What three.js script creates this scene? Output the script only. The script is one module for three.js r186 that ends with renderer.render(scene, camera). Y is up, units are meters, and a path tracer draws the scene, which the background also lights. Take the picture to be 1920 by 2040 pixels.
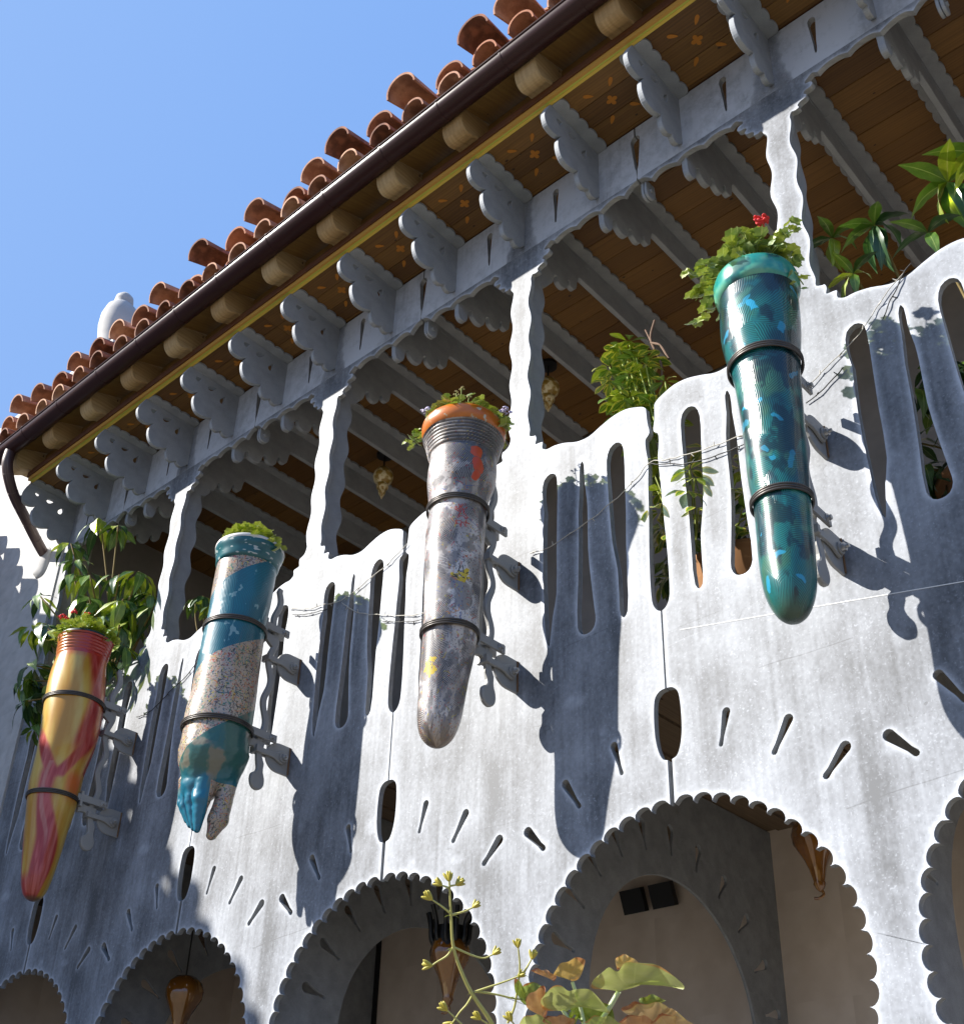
import * as THREE from 'three';
import { mergeGeometries, mergeVertices, toCreasedNormals } from 'three/addons/utils/BufferGeometryUtils.js';
import { MarchingCubes } from 'three/addons/objects/MarchingCubes.js';

// ---------------------------------------------------------------- camera, sky, sun, exposure
const scene = new THREE.Scene();
const camera = new THREE.PerspectiveCamera(46.65, 1920 / 2040, 0.1, 400);
camera.position.set(6.681, -3.347, 6.19);
camera.up.set(0.31505, 0.86645, 0.3873);
camera.lookAt(6.681 - 0.59100, -3.347 + 0.49841, 6.19 - 0.63427);
camera.setViewOffset(1920, 2040, 11.7, -203.6, 1920, 2040);
camera.updateProjectionMatrix();
const renderer = new THREE.WebGLRenderer({ antialias: true });
renderer.setSize(963, 1024);
renderer.toneMapping = THREE.LinearToneMapping;
renderer.toneMappingExposure = 2.3;
renderer.shadowMap.enabled = true;
const SUN = new THREE.Vector3(-0.95, 1.0, 1.0).normalize();
{ // clear blue sky, paler towards the horizon and towards the sun
  const w = 256, h = 128, d = new Float32Array(w * h * 4);
  for (let j = 0; j < h; j++) for (let i = 0; i < w; i++) {
    const v = (j + 0.5) / h, u = (i + 0.5) / w, el = (v - 0.5) * Math.PI, az = (u - 0.5) * 2 * Math.PI;
    const dx = Math.cos(el) * Math.cos(az), dy = Math.sin(el), dz = Math.cos(el) * Math.sin(az);
    const cs = dx * SUN.x + dy * SUN.y + dz * SUN.z, g = Math.pow(Math.max(0, (cs + 1) / 2), 3);
    const hz = Math.pow(1 - Math.max(0, dy), 3.2);
    const r = 0.062 + 0.105 * g + 0.10 * hz, gg = 0.158 + 0.095 * g + 0.09 * hz, b = 0.385 + 0.04 * g + 0.025 * hz;
    const o = (j * w + i) * 4; d[o] = r; d[o + 1] = gg; d[o + 2] = b; d[o + 3] = 1;
  }
  const t = new THREE.DataTexture(d, w, h, THREE.RGBAFormat, THREE.FloatType);
  t.mapping = THREE.EquirectangularReflectionMapping; t.magFilter = t.minFilter = THREE.LinearFilter; t.needsUpdate = true;
  scene.background = t; scene.environment = t;
}
const sun = new THREE.DirectionalLight(new THREE.Color(1, 0.955, 0.88), 5.0);
sun.position.copy(SUN).multiplyScalar(40); sun.target.position.set(0, 0, 0);
sun.castShadow = true; sun.shadow.mapSize.set(4096, 4096);
Object.assign(sun.shadow.camera, { left: -16, right: 16, top: 16, bottom: -16, near: 1, far: 90 });
scene.add(sun, sun.target);

// ---------------------------------------------------------------- helpers
let seed = 7;
const rnd = () => { seed = (seed + 0x6d2b79f5) | 0; let t = Math.imul(seed ^ (seed >>> 15), 1 | seed); t = (t + Math.imul(t ^ (t >>> 7), 61 | t)) ^ t; return ((t ^ (t >>> 14)) >>> 0) / 4294967296; };
const rr = (a, b) => a + (b - a) * rnd();
const hash = (x, y, s) => { let h = Math.imul(x, 374761393) ^ Math.imul(y, 668265263) ^ Math.imul(s, 974634777); h = Math.imul(h ^ (h >>> 13), 1274126177); return ((h ^ (h >>> 16)) >>> 0) / 4294967296; };
function vn(x, y, s) {
  const xi = Math.floor(x), yi = Math.floor(y); let fx = x - xi, fy = y - yi; fx = fx * fx * (3 - 2 * fx); fy = fy * fy * (3 - 2 * fy);
  const a = hash(xi, yi, s), b = hash(xi + 1, yi, s), c = hash(xi, yi + 1, s), d = hash(xi + 1, yi + 1, s);
  return a + (b - a) * fx + (c - a) * fy + (a - b - c + d) * fx * fy;
}
function fbm(x, y, s, o = 4) { let v = 0, a = 0.5, t = 0; for (let i = 0; i < o; i++) { v += a * vn(x, y, s + i * 17); t += a; x *= 2.03; y *= 2.03; a *= 0.5; } return v / t; }
const cl = (x, a = 0, b = 1) => Math.min(b, Math.max(a, x));
const ss = (a, b, x) => { const t = cl((x - a) / (b - a)); return t * t * (3 - 2 * t); };
const mix = (a, b, t) => [a[0] + (b[0] - a[0]) * t, a[1] + (b[1] - a[1]) * t, a[2] + (b[2] - a[2]) * t];
function dataTex(w, h, fn, srgb = true) {          // fn(i, j) -> [r, g, b] 0..255
  const d = new Uint8Array(w * h * 4);
  for (let j = 0; j < h; j++) for (let i = 0; i < w; i++) { const c = fn(i, j), o = (j * w + i) * 4; d[o] = cl(c[0], 0, 255); d[o + 1] = cl(c[1], 0, 255); d[o + 2] = cl(c[2], 0, 255); d[o + 3] = 255; }
  const t = new THREE.DataTexture(d, w, h, THREE.RGBAFormat);
  t.magFilter = THREE.LinearFilter; t.minFilter = THREE.LinearFilter; t.wrapS = t.wrapT = THREE.RepeatWrapping;
  if (srgb) t.colorSpace = THREE.SRGBColorSpace; t.needsUpdate = true; return t;
}
const std = (o) => new THREE.MeshStandardMaterial({ side: THREE.DoubleSide, ...o });
const phys = (o) => new THREE.MeshPhysicalMaterial({ side: THREE.DoubleSide, ...o });
const lin = (r, g, b) => new THREE.Color().setRGB(r, g, b);
const counts = {};
const numbered = (n) => { const k = counts[n] = (counts[n] ?? -1) + 1; return k ? n + '_' + String(k).padStart(3, '0') : n; };
function mesh(name, geo, m, parent) { const o = new THREE.Mesh(geo, m); o.name = name; o.castShadow = o.receiveShadow = true; parent.add(o); return o; }
function thing(name, label, category, pos = [0, 0, 0], group) {
  const o = new THREE.Group(); o.name = numbered(name); o.position.set(...pos); o.userData = { label, category }; if (group) o.userData.group = group; scene.add(o); return o;
}
const struct = (o) => { o.userData.kind = 'structure'; return o; };
function box(x0, x1, y0, y1, z0, z1) {             // box with uv in metres
  const g = new THREE.BoxGeometry(x1 - x0, y1 - y0, z1 - z0); g.translate((x0 + x1) / 2, (y0 + y1) / 2, (z0 + z1) / 2);
  const p = g.attributes.position, n = g.attributes.normal, u = g.attributes.uv;
  for (let i = 0; i < p.count; i++) {
    const ax = Math.abs(n.getX(i)), ay = Math.abs(n.getY(i));
    if (ay > 0.5) u.setXY(i, p.getX(i), p.getZ(i)); else if (ax > 0.5) u.setXY(i, p.getZ(i), p.getY(i)); else u.setXY(i, p.getX(i), p.getY(i));
  }
  return g;
}
const shapeOf = (pts) => new THREE.Shape(pts.map((p) => new THREE.Vector2(p[0], p[1])));
// plate standing in the yz plane: points are (z, y); x from -t/2 to t/2
function plateZY(pts, t, holes = [], bevel = 0.004) {
  const s = shapeOf(pts); for (const h of holes) s.holes.push(new THREE.Path(h.map((p) => new THREE.Vector2(p[0], p[1]))));
  const g = new THREE.ExtrudeGeometry(s, { depth: t - 2 * bevel, bevelEnabled: bevel > 0, bevelSize: bevel, bevelThickness: bevel, bevelSegments: 1, curveSegments: 6 });
  g.translate(0, 0, -(t - 2 * bevel) / 2);
  g.rotateY(-Math.PI / 2);                          // shape x -> world z
  return g;
}
// smooth closed or open run through points, breaking at cusps (cusp marked with a third entry 1)
function smooth(pts, n = 4) {
  const out = []; let run = [];
  const flush = () => { if (run.length > 2) { const c = new THREE.CatmullRomCurve3(run.map((p) => new THREE.Vector3(p[0], p[1], 0)), false, 'centripetal'); const k = (run.length - 1) * n; for (let i = 0; i < k; i++) { const q = c.getPoint(i / k); out.push([q.x, q.y]); } } else for (let i = 0; i < run.length - 1; i++) out.push([run[i][0], run[i][1]]); };
  for (const p of pts) { run.push(p); if (p[2]) { flush(); run = [p]; } }
  flush(); const l = pts[pts.length - 1]; out.push([l[0], l[1]]);
  return out;
}
function tube(points, r, rad = 6, closed = false, seg) {
  const c = new THREE.CatmullRomCurve3(points.map((p) => new THREE.Vector3(...p)), closed, 'centripetal');
  return new THREE.TubeGeometry(c, seg ?? Math.max(6, points.length * 4), r, rad, closed);
}
function taperTube(points, r0, r1, rad = 7, seg = 16) {
  const g = tube(points, 1, rad, false, seg), c = new THREE.CatmullRomCurve3(points.map((p) => new THREE.Vector3(...p)), false, 'centripetal'), p = g.attributes.position, v = new THREE.Vector3();
  for (let i = 0; i <= seg; i++) { const q = c.getPointAt(i / seg), r = r0 + (r1 - r0) * i / seg; for (let k = 0; k <= rad; k++) { const n = i * (rad + 1) + k; v.fromBufferAttribute(p, n).sub(q).multiplyScalar(r).add(q); p.setXYZ(n, v.x, v.y, v.z); } }
  return g;
}
const prep = (g) => { const q = g.index ? g.toNonIndexed() : g; for (const k of Object.keys(q.attributes)) if (!['position', 'normal', 'uv'].includes(k)) q.deleteAttribute(k); if (!q.attributes.uv) q.setAttribute('uv', new THREE.BufferAttribute(new Float32Array(q.attributes.position.count * 2), 2)); q.clearGroups(); return q; };
const merge = (list) => mergeGeometries(list.map(prep));

// ---------------------------------------------------------------- facade panel outline (metres; u from the post, y up)
const PANEL_T = 0.052, ARCH_Y = -1.73, ARCH_R = 1.174;
const mirror = (pts) => pts.map((p) => [-p[0], p[1], p[2]]).reverse();
function scallopRun() {                              // right half, from the arch crown (u = 1.35) down to the springing
  const out = [], cx = 1.35, step = 6.65 * Math.PI / 180, a0 = 1.2 * Math.PI / 180, n = 19;
  for (let k = 0; k < n; k++) {
    const a = a0 + k * step, b = a + step;
    const p = [cx - Math.sin(a) * ARCH_R, ARCH_Y + Math.cos(a) * ARCH_R], q = [cx - Math.sin(b) * ARCH_R, ARCH_Y + Math.cos(b) * ARCH_R];
    const m = (a + b) / 2, ox = -Math.sin(m), oy = Math.cos(m), ch = Math.hypot(q[0] - p[0], q[1] - p[1]) / 2;
    const mx = (p[0] + q[0]) / 2, my = (p[1] + q[1]) / 2, tx = (q[0] - p[0]) / (2 * ch), ty = (q[1] - p[1]) / (2 * ch);
    for (let i = 0; i < 10; i++) { const f = (i / 10 - 0.5) * 3.3, r = ch * 1.01, e = Math.cos(f) * 0.053 * (0.93 + 0.14 * hash(k, 3, 8)) + 0.002; out.push([mx + tx * Math.sin(f) * r + ox * e, my + ty * Math.sin(f) * r + oy * e]); }
  }
  return out;
}
const SC = scallopRun();
const railTop = [[0.265, 2.875], [0.307, 2.848], [0.39, 2.846], [0.5, 2.82], [0.63, 2.767], [0.752, 2.76], [0.87, 2.803], [1.0, 2.842], [1.12, 2.845], [1.225, 2.81], [1.29, 2.775], [1.312, 2.745, 1]];
const notch = [[1.312, 2.745], [1.319, 2.6], [1.333, 2.5], [1.318, 2.475], [1.294, 2.45], [1.292, 2.357], [1.306, 2.226], [1.296, 2.0], [1.29, 1.768], [1.276, 1.43], [1.272, 1.1], [1.284, 0.969], [1.315, 0.915], [1.345, 0.897, 1]];
const ovalHalf = [[1.345, 0.285], [1.30, 0.277], [1.262, 0.24], [1.247, 0.16], [1.244, 0.0], [1.25, -0.08], [1.268, -0.165], [1.297, -0.222], [1.334, -0.238, 1]];
const tailDown = [[0.122, 3.085], [0.17, 3.06, 1], [0.182, 3.06], [0.196, 3.02], [0.186, 2.972, 1], [0.19, 2.962], [0.24, 2.955], [0.266, 2.945], [0.26, 2.9], [0.265, 2.875]];
const headHooks = [[0.4, 5.253, 1], [0.355, 5.285], [0.31, 5.253], [0.287, 5.235], [0.29, 5.212], [0.33, 5.203], [0.348, 5.172], [0.325, 5.142], [0.275, 5.137], [0.262, 5.113], [0.283, 5.088], [0.27, 5.058], [0.218, 5.043], [0.2, 5.02], [0.207, 4.992], [0.172, 4.982], [0.14, 4.99], [0.122, 4.95]];
const beamBottom = [[1.3435, 5.346], [1.29, 5.33], [1.235, 5.29], [1.203, 5.25, 1], [1.14, 5.297], [1.07, 5.305], [1.0, 5.287], [0.935, 5.253, 1], [0.87, 5.294], [0.80, 5.303], [0.72, 5.288], [0.665, 5.255, 1], [0.59, 5.29], [0.5, 5.292], [0.44, 5.275]];
const postEdge = (s) => { const o = []; for (let y = 4.9; y > 3.12; y -= 0.05) o.push([0.111 + s * 0.016 * Math.cos((y - 4.45) / 0.445 * 2 * Math.PI) - 0.004 * Math.sin(y * 7), y]); return o; };
function halfOutline(s) {                            // from top joint corner down to the foot, right side
  const p = [[1.3435, 6.04, 1], [1.3435, 5.93, 1]];
  p.push([1.318, 5.915], [1.302, 5.88], [1.306, 5.82], [1.325, 5.6], [1.337, 5.5], [1.3435, 5.485, 1]);
  p.push(...beamBottom, ...headHooks, ...postEdge(s), ...tailDown, ...railTop, ...notch.slice(1));
  p.push([1.345, 0.285, 1], ...ovalHalf.slice(1), [1.334, -0.55, 1]);
  return smooth(p, 3).concat(SC.slice(3), [[0.3, -2.6], [0.3, -5]]);
}
const slotA = smooth([[0.279, 2.219], [0.259, 2.406], [0.279, 2.535], [0.345, 2.575], [0.405, 2.54], [0.422, 2.46], [0.42, 2.157], [0.412, 1.8], [0.408, 1.387], [0.37, 1.2], [0.345, 1.0], [0.333, 0.95], [0.31, 0.98], [0.288, 1.13], [0.278, 1.365], [0.266, 1.849], [0.279, 2.219]], 2);
const slotB = smooth([[0.628, 2.064], [0.645, 2.317], [0.648, 2.48], [0.674, 2.545], [0.697, 2.5], [0.699, 2.343], [0.719, 2.157], [0.724, 2.02], [0.722, 1.662], [0.745, 1.362], [0.769, 1.127], [0.776, 1.02], [0.745, 0.955], [0.69, 0.936], [0.638, 0.952], [0.603, 1.021], [0.612, 1.356], [0.625, 1.701], [0.628, 2.064]], 2);
const slotC = smooth([[0.93, 1.9], [0.918, 2.23], [0.915, 2.43], [0.95, 2.535], [1.015, 2.565], [1.07, 2.525], [1.09, 2.422], [1.088, 2.136], [1.085, 1.86], [1.075, 1.573], [1.075, 1.289], [1.066, 1.0], [1.032, 0.953], [0.999, 0.985], [0.99, 1.1], [0.985, 1.381], [0.945, 1.641], [0.93, 1.9]], 2);
const beamSlot = smooth([[0.385, 5.9], [0.405, 5.935], [0.44, 5.935], [0.462, 5.9], [0.458, 5.83], [0.44, 5.62], [0.432, 5.5], [0.42, 5.477], [0.408, 5.495], [0.405, 5.6], [0.392, 5.8], [0.385, 5.9]], 2);
const dropShape = (x0, y0, x1, y1, r0, r1) => {       // fat end at 0, thin end at 1
  const dx = x1 - x0, dy = y1 - y0, L = Math.hypot(dx, dy), tx = dx / L, ty = dy / L, nx = -ty, ny = tx, o = [];
  for (let i = 0; i <= 6; i++) { const a = Math.PI / 2 + Math.PI * i / 6; o.push([x0 + nx * Math.sin(a) * r0 * 1 + tx * Math.cos(a) * r0, y0 + ny * Math.sin(a) * r0 + ty * Math.cos(a) * r0]); }
  const m = r1 * 0.86; o.push([x0 + dx * 0.7 - nx * m, y0 + dy * 0.7 - ny * m]);
  for (let i = 0; i <= 4; i++) { const a = -Math.PI / 2 + Math.PI * i / 4; o.push([x1 - tx * r1 + nx * Math.sin(a) * r1 + tx * Math.cos(a) * r1, y1 - ty * r1 + ny * Math.sin(a) * r1 + ty * Math.cos(a) * r1]); }
  o.push([x0 + dx * 0.7 + nx * m, y0 + dy * 0.7 + ny * m]);
  return o;
};
// rays round the arch, measured from the joint; stored from the post
const rays = [dropShape(1.35 - 0.447, -0.02, 1.35 - 0.386, -0.25, 0.028, 0.014), dropShape(1.35 - 0.875, -0.195, 1.35 - 0.747, -0.402, 0.031, 0.018), dropShape(1.35 - 1.215, -0.475, 1.35 - 1.06, -0.638, 0.036, 0.021)];
const rightHoles = [slotA, slotB, slotC, beamSlot, ...rays];
function panelShape(half) {
  const R = halfOutline(1), L = mirror(halfOutline(-1).map((p) => [p[0], p[1], 0]));
  const s = shapeOf(half ? R.concat([[-0.04, -5], [-0.04, 6.04]]) : R.concat(L));
  for (const h of rightHoles) s.holes.push(new THREE.Path(h.map((p) => new THREE.Vector2(p[0], p[1]))));
  if (!half) for (const h of rightHoles) s.holes.push(new THREE.Path(mirror(h).map((p) => new THREE.Vector2(p[0], p[1]))));
  return s;
}
// worn concrete-like skin: paler round every opening, cloudy, streaked
const FU = 704, FV = 1968, FY0 = -2.2, FH = 7.55;
function boxBlur(a, w, h, r) {
  const b = new Float32Array(a.length), n = 2 * r + 1;
  for (let j = 0; j < h; j++) { let s = 0; for (let i = -r; i <= r; i++) s += a[j * w + cl(i, 0, w - 1)]; for (let i = 0; i < w; i++) { b[j * w + i] = s / n; s += a[j * w + Math.min(w - 1, i + r + 1)] - a[j * w + Math.max(0, i - r)]; } }
  const c = new Float32Array(a.length);
  for (let i = 0; i < w; i++) { let s = 0; for (let j = -r; j <= r; j++) s += b[cl(j, 0, h - 1) * w + i]; for (let j = 0; j < h; j++) { c[j * w + i] = s / n; s += b[Math.min(h - 1, j + r + 1) * w + i] - b[Math.max(0, j - r) * w + i]; } }
  return c;
}
let open1, open2;
{
  const cv = document.createElement('canvas'); cv.width = FU; cv.height = FV; const c = cv.getContext('2d');
  c.fillStyle = '#fff'; c.fillRect(0, 0, FU, FV);
  const X = (u) => (u + 1.35) / 2.7 * FU, Y = (y) => (y - FY0) / FH * FV;
  const path = (pts, f) => { c.fillStyle = f; c.beginPath(); pts.forEach((p, i) => (i ? c.lineTo(X(p[0]), Y(p[1])) : c.moveTo(X(p[0]), Y(p[1])))); c.closePath(); c.fill(); };
  path(halfOutline(1).concat(mirror(halfOutline(-1))), '#000');
  for (const h of rightHoles) { path(h, '#fff'); path(mirror(h), '#fff'); }
  const px = c.getImageData(0, 0, FU, FV).data, m = new Float32Array(FU * FV);
  for (let i = 0; i < m.length; i++) m[i] = px[i * 4] / 255;
  open1 = boxBlur(boxBlur(m, FU, FV, 6), FU, FV, 6); open2 = boxBlur(boxBlur(m, FU, FV, 22), FU, FV, 20);
}
function facadeTex(s) {
  const marks = []; const keep = seed; seed = s * 991 + 5;
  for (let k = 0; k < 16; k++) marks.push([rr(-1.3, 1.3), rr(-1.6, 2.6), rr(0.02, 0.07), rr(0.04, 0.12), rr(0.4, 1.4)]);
  const drips = []; for (let k = 0; k < 34; k++) { const top = rnd() < 0.6; drips.push([rr(-1.3, 1.3), top ? rr(0.7, 1.0) : rr(-0.7, 0.3), rr(0.25, 1.1), rr(0.006, 0.035), rr(-0.055, 0.03)]); }
  const lines = []; for (let k = 0; k < 9; k++) lines.push([rr(-1.3, 1.3), rr(-1, 2.5), rr(-0.12, 0.12), rr(0.3, 1.1), rr(-10, 6)]);
  seed = keep;
  return dataTex(FU, FV, (i, j) => {
    const u = i / FU * 2.7 - 1.35, y = FY0 + j / FV * FH, k = j * FU + i;
    let v = 0.218;
    v += 0.18 * (fbm(u * 2.1, y * 1.1, s, 4) - 0.5) + 0.15 * (fbm(u * 6, y * 4.0, s + 40, 4) - 0.5);
    const st = fbm(u * 34, y * 1.3, s + 80, 3) - 0.5; v += 0.10 * st;              // vertical brushing
    v += 0.09 * (fbm(u * 55, y * 45, s + 120, 2) - 0.5);
    const sp = vn(u * 110, y * 110, s + 7); if (sp > 0.8) v += 0.34 * (sp - 0.8) * (1 + 2 * vn(u * 4, y * 4, s + 3)); if (sp < 0.1) v -= 0.3 * (0.1 - sp);
    const halo = cl(open1[k] * 2.2) * 0.9 + cl(open2[k] * 2.0) * 0.22;
    v += 0.21 * halo * (0.6 + 0.8 * fbm(u * 14, y * 12, s + 55, 3));
    const under = ss(0.2, 0.8, fbm(u * 5, y * 0.9, s + 200, 3)); v -= 0.08 * under * (1 - halo);
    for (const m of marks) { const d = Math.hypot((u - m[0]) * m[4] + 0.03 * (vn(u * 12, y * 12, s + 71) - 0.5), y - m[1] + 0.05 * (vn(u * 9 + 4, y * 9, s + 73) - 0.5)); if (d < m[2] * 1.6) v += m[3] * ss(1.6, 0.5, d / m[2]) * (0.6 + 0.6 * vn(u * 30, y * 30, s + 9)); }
    for (const d of drips) { const t = (d[1] - y) / d[2]; if (t > 0 && t < 1) { const e = Math.abs(u - d[0] - 0.012 * (vn(y * 5, d[0] * 9, s + 77) - 0.5)) / (d[3] * (0.5 + t)); if (e < 1) v += d[4] * (1 - e) * Math.min(1, t * 8) * (1 - t) * (0.5 + vn(u * 80, y * 12, s + 79)); } }
    const ck = Math.abs(vn(u * 3.1 + 0.4 * vn(u * 14, y * 14, s + 81), y * 2.1 + 0.4 * vn(u * 13, y * 15, s + 83), s + 85) - 0.5); if (ck < 0.0022 && vn(u * 1.3, y * 1.2, s + 87) > 0.62) v -= 0.07;
    const pit = vn(u * 70, y * 70, s + 91); if (pit > 0.93) v -= 0.9 * (pit - 0.93) * vn(u * 3, y * 3, s + 93) * 2;
    for (const l of lines) if (Math.abs(u - l[0]) < l[3] / 2) { const d = Math.abs(y - l[1] - l[2] * (u - l[0]) - 0.01 * (vn(u * 6, l[1] * 9, s) - 0.5)); if (d < 0.005) v += l[4] * 0.012 * (1 - d / 0.005); }
    v = cl(v, 0.09, 0.50);
    const g = Math.pow(v, 1 / 2.2) * 255;
    return [g * 0.962, g * 0.99, g * 1.04];
  });
}
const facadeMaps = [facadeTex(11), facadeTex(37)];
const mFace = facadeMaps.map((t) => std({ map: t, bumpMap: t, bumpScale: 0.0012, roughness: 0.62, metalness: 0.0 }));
const greyTex = dataTex(256, 256, (i, j) => { const v = 0.27 + 0.14 * (fbm(i / 22, j / 22, 5, 4) - 0.5) + 0.06 * (hash(i, j, 3) - 0.5), g = Math.pow(v, 1 / 2.2) * 255; return [g * 0.98, g, g * 1.02]; });
const mEdge = std({ map: greyTex, roughness: 0.8 });
const greyPlate = dataTex(256, 256, (i, j) => { const v = 0.29 + 0.13 * (fbm(i / 30, j / 30, 15, 4) - 0.5) + 0.05 * (hash(i, j, 4) - 0.5), g = Math.pow(v, 1 / 2.2) * 255; return [g * 0.97, g, g * 1.04]; });
const mGrey = std({ map: greyPlate, roughness: 0.7 });
function panelGeo(half) {
  const g = new THREE.ExtrudeGeometry(panelShape(half), { depth: PANEL_T - 0.006, bevelEnabled: true, bevelSize: 0.003, bevelThickness: 0.003, bevelOffset: -0.003, bevelSegments: 1, curveSegments: 4 });
  g.translate(0, 0, -PANEL_T + 0.003);
  const p = g.attributes.position, u = g.attributes.uv, n = g.attributes.normal;
  for (let i = 0; i < p.count; i++) if (Math.abs(n.getZ(i)) > 0.9) u.setXY(i, (p.getX(i) + 1.35) / 2.7, (p.getY(i) - FY0) / FH); else u.setXY(i, p.getX(i) * 2 + p.getZ(i) * 3, p.getY(i) * 2);
  return g;
}

// ---------------------------------------------------------------- wood, clay, plaster
function woodTex(base, dark, s, knots = 5) {           // grain runs along u
  const keep = seed; seed = s * 77 + 3; const kn = []; for (let k = 0; k < knots; k++) kn.push([rr(0, 512), rr(0, 256), rr(3, 7)]); seed = keep;
  return dataTex(512, 256, (i, j) => {
    let jj = j; let kk = 0;
    for (const k of kn) { const dx = (i - k[0]) / 5, dy = j - k[1], d = Math.hypot(dx, dy); jj += dy / (1 + d * d * 0.02) * 0.9; kk = Math.max(kk, ss(k[2], k[2] * 0.4, Math.hypot(i - k[0], j - k[1]))); }
    const w = jj + 10 * fbm(i / 170, j / 60, s, 3), g = fbm(i / 160, w / 5, s + 9, 4), f = vn(i / 30, j * 1.3, s + 21), r = 0.5 + 0.5 * Math.sin(w * 0.55 + 3 * fbm(i / 200, j / 40, s + 4, 2));
    const t = cl(0.15 + 0.6 * g + 0.18 * r + 0.12 * f - 0.2) ;
    const c = mix(dark, base, t); return [c[0] * (1 - 0.55 * kk), c[1] * (1 - 0.6 * kk), c[2] * (1 - 0.6 * kk)];
  });
}
const wA = woodTex([184, 136, 66], [124, 86, 36], 3), wB = woodTex([170, 124, 58], [114, 78, 32], 8), wC = woodTex([156, 112, 54], [100, 66, 26], 14);
const mPlank = [wA, wB, wC].map((t) => std({ map: t, roughness: 0.55, color: lin(0.58, 0.58, 0.58) }));
const mRafter = std({ map: woodTex([196, 172, 132], [150, 124, 84], 23, 2), roughness: 0.75 });
const mRafterB = std({ map: woodTex([188, 158, 112], [140, 112, 72], 27, 3), roughness: 0.75 });
const mDeck = std({ map: woodTex([150, 118, 62], [112, 82, 40], 31, 3), roughness: 0.8 });
const mFascia = std({ map: woodTex([112, 66, 24], [66, 34, 12], 36, 2), roughness: 0.6 });
const mTrim = std({ color: new THREE.Color('#cdb24a'), roughness: 0.5 });
const mTrimG = std({ color: new THREE.Color('#b4bc4c'), roughness: 0.5 });
const mTrimO = std({ color: new THREE.Color('#b98a3a'), roughness: 0.5 });
const mOrange = std({ color: new THREE.Color('#b0701c'), roughness: 0.6 });
const mGutter = phys({ color: lin(0.036, 0.015, 0.015), roughness: 0.28, specularIntensity: 0.45 });
const mPipe = phys({ map: dataTex(64, 256, (i, j) => { const t = fbm(i / 20, j / 30, 91, 4), c = mix([62, 44, 46], [98, 80, 74], ss(0.35, 0.8, t)); const w = ss(0.62, 0.8, fbm(i / 9, j / 12, 95, 3)) * 0.5; return mix(c, [150, 140, 130], w); }), roughness: 0.5 });
const clayTex = (s, a, b) => dataTex(128, 128, (i, j) => { const t = fbm(i / 26, j / 26, s, 4), c = mix(a, b, ss(0.25, 0.75, t)); const sp = vn(i / 2.4, j / 2.4, s + 4) > 0.86 ? 18 : 0; return [c[0] + sp, c[1] + sp * 0.8, c[2] + sp * 0.6]; });
const mClay = [clayTex(61, [140, 96, 76], [182, 136, 110]), clayTex(66, [122, 84, 68], [164, 118, 94]), clayTex(71, [152, 108, 86], [194, 152, 126]), clayTex(76, [166, 122, 96], [204, 166, 138]), clayTex(79, [98, 62, 48], [150, 98, 74]), clayTex(83, [146, 92, 66], [178, 122, 94])].map((t) => std({ map: t, roughness: 0.85, bumpMap: t, bumpScale: 0.002 }));
const plasterTex = dataTex(512, 512, (i, j) => { const v = 0.44 + 0.18 * (fbm(i / 80, j / 50, 131, 5) - 0.5) + 0.05 * (hash(i, j, 9) - 0.5), g = Math.pow(v, 1 / 2.2) * 255; return [g, g * 0.992, g * 0.98]; });
const mPlaster = std({ map: plasterTex, bumpMap: plasterTex, bumpScale: 0.01, roughness: 0.85 });
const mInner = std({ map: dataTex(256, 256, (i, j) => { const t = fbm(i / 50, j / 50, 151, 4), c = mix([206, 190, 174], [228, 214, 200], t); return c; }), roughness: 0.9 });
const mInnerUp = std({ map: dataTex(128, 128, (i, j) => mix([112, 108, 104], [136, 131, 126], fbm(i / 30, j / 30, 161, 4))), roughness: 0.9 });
const mArcade = std({ map: woodTex([142, 122, 100], [104, 88, 70], 44, 2), roughness: 0.8 });
const mDark = std({ color: lin(0.012, 0.012, 0.013), roughness: 0.5 });
const mBlack = std({ color: lin(0.008, 0.008, 0.008), roughness: 0.45 });

// ---------------------------------------------------------------- ground
struct(Object.assign(mesh('ground', (() => { const g = new THREE.PlaneGeometry(240, 240); g.rotateX(-Math.PI / 2); const u = g.attributes.uv; for (let i = 0; i < u.count; i++) u.setXY(i, u.getX(i) * 60, u.getY(i) * 60); return g; })(), std({ map: dataTex(256, 256, (i, j) => mix([106, 99, 87], [130, 122, 108], fbm(i / 40, j / 40, 171, 5))), roughness: 0.9 }), scene), {})).position.y = -5.0;

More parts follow.
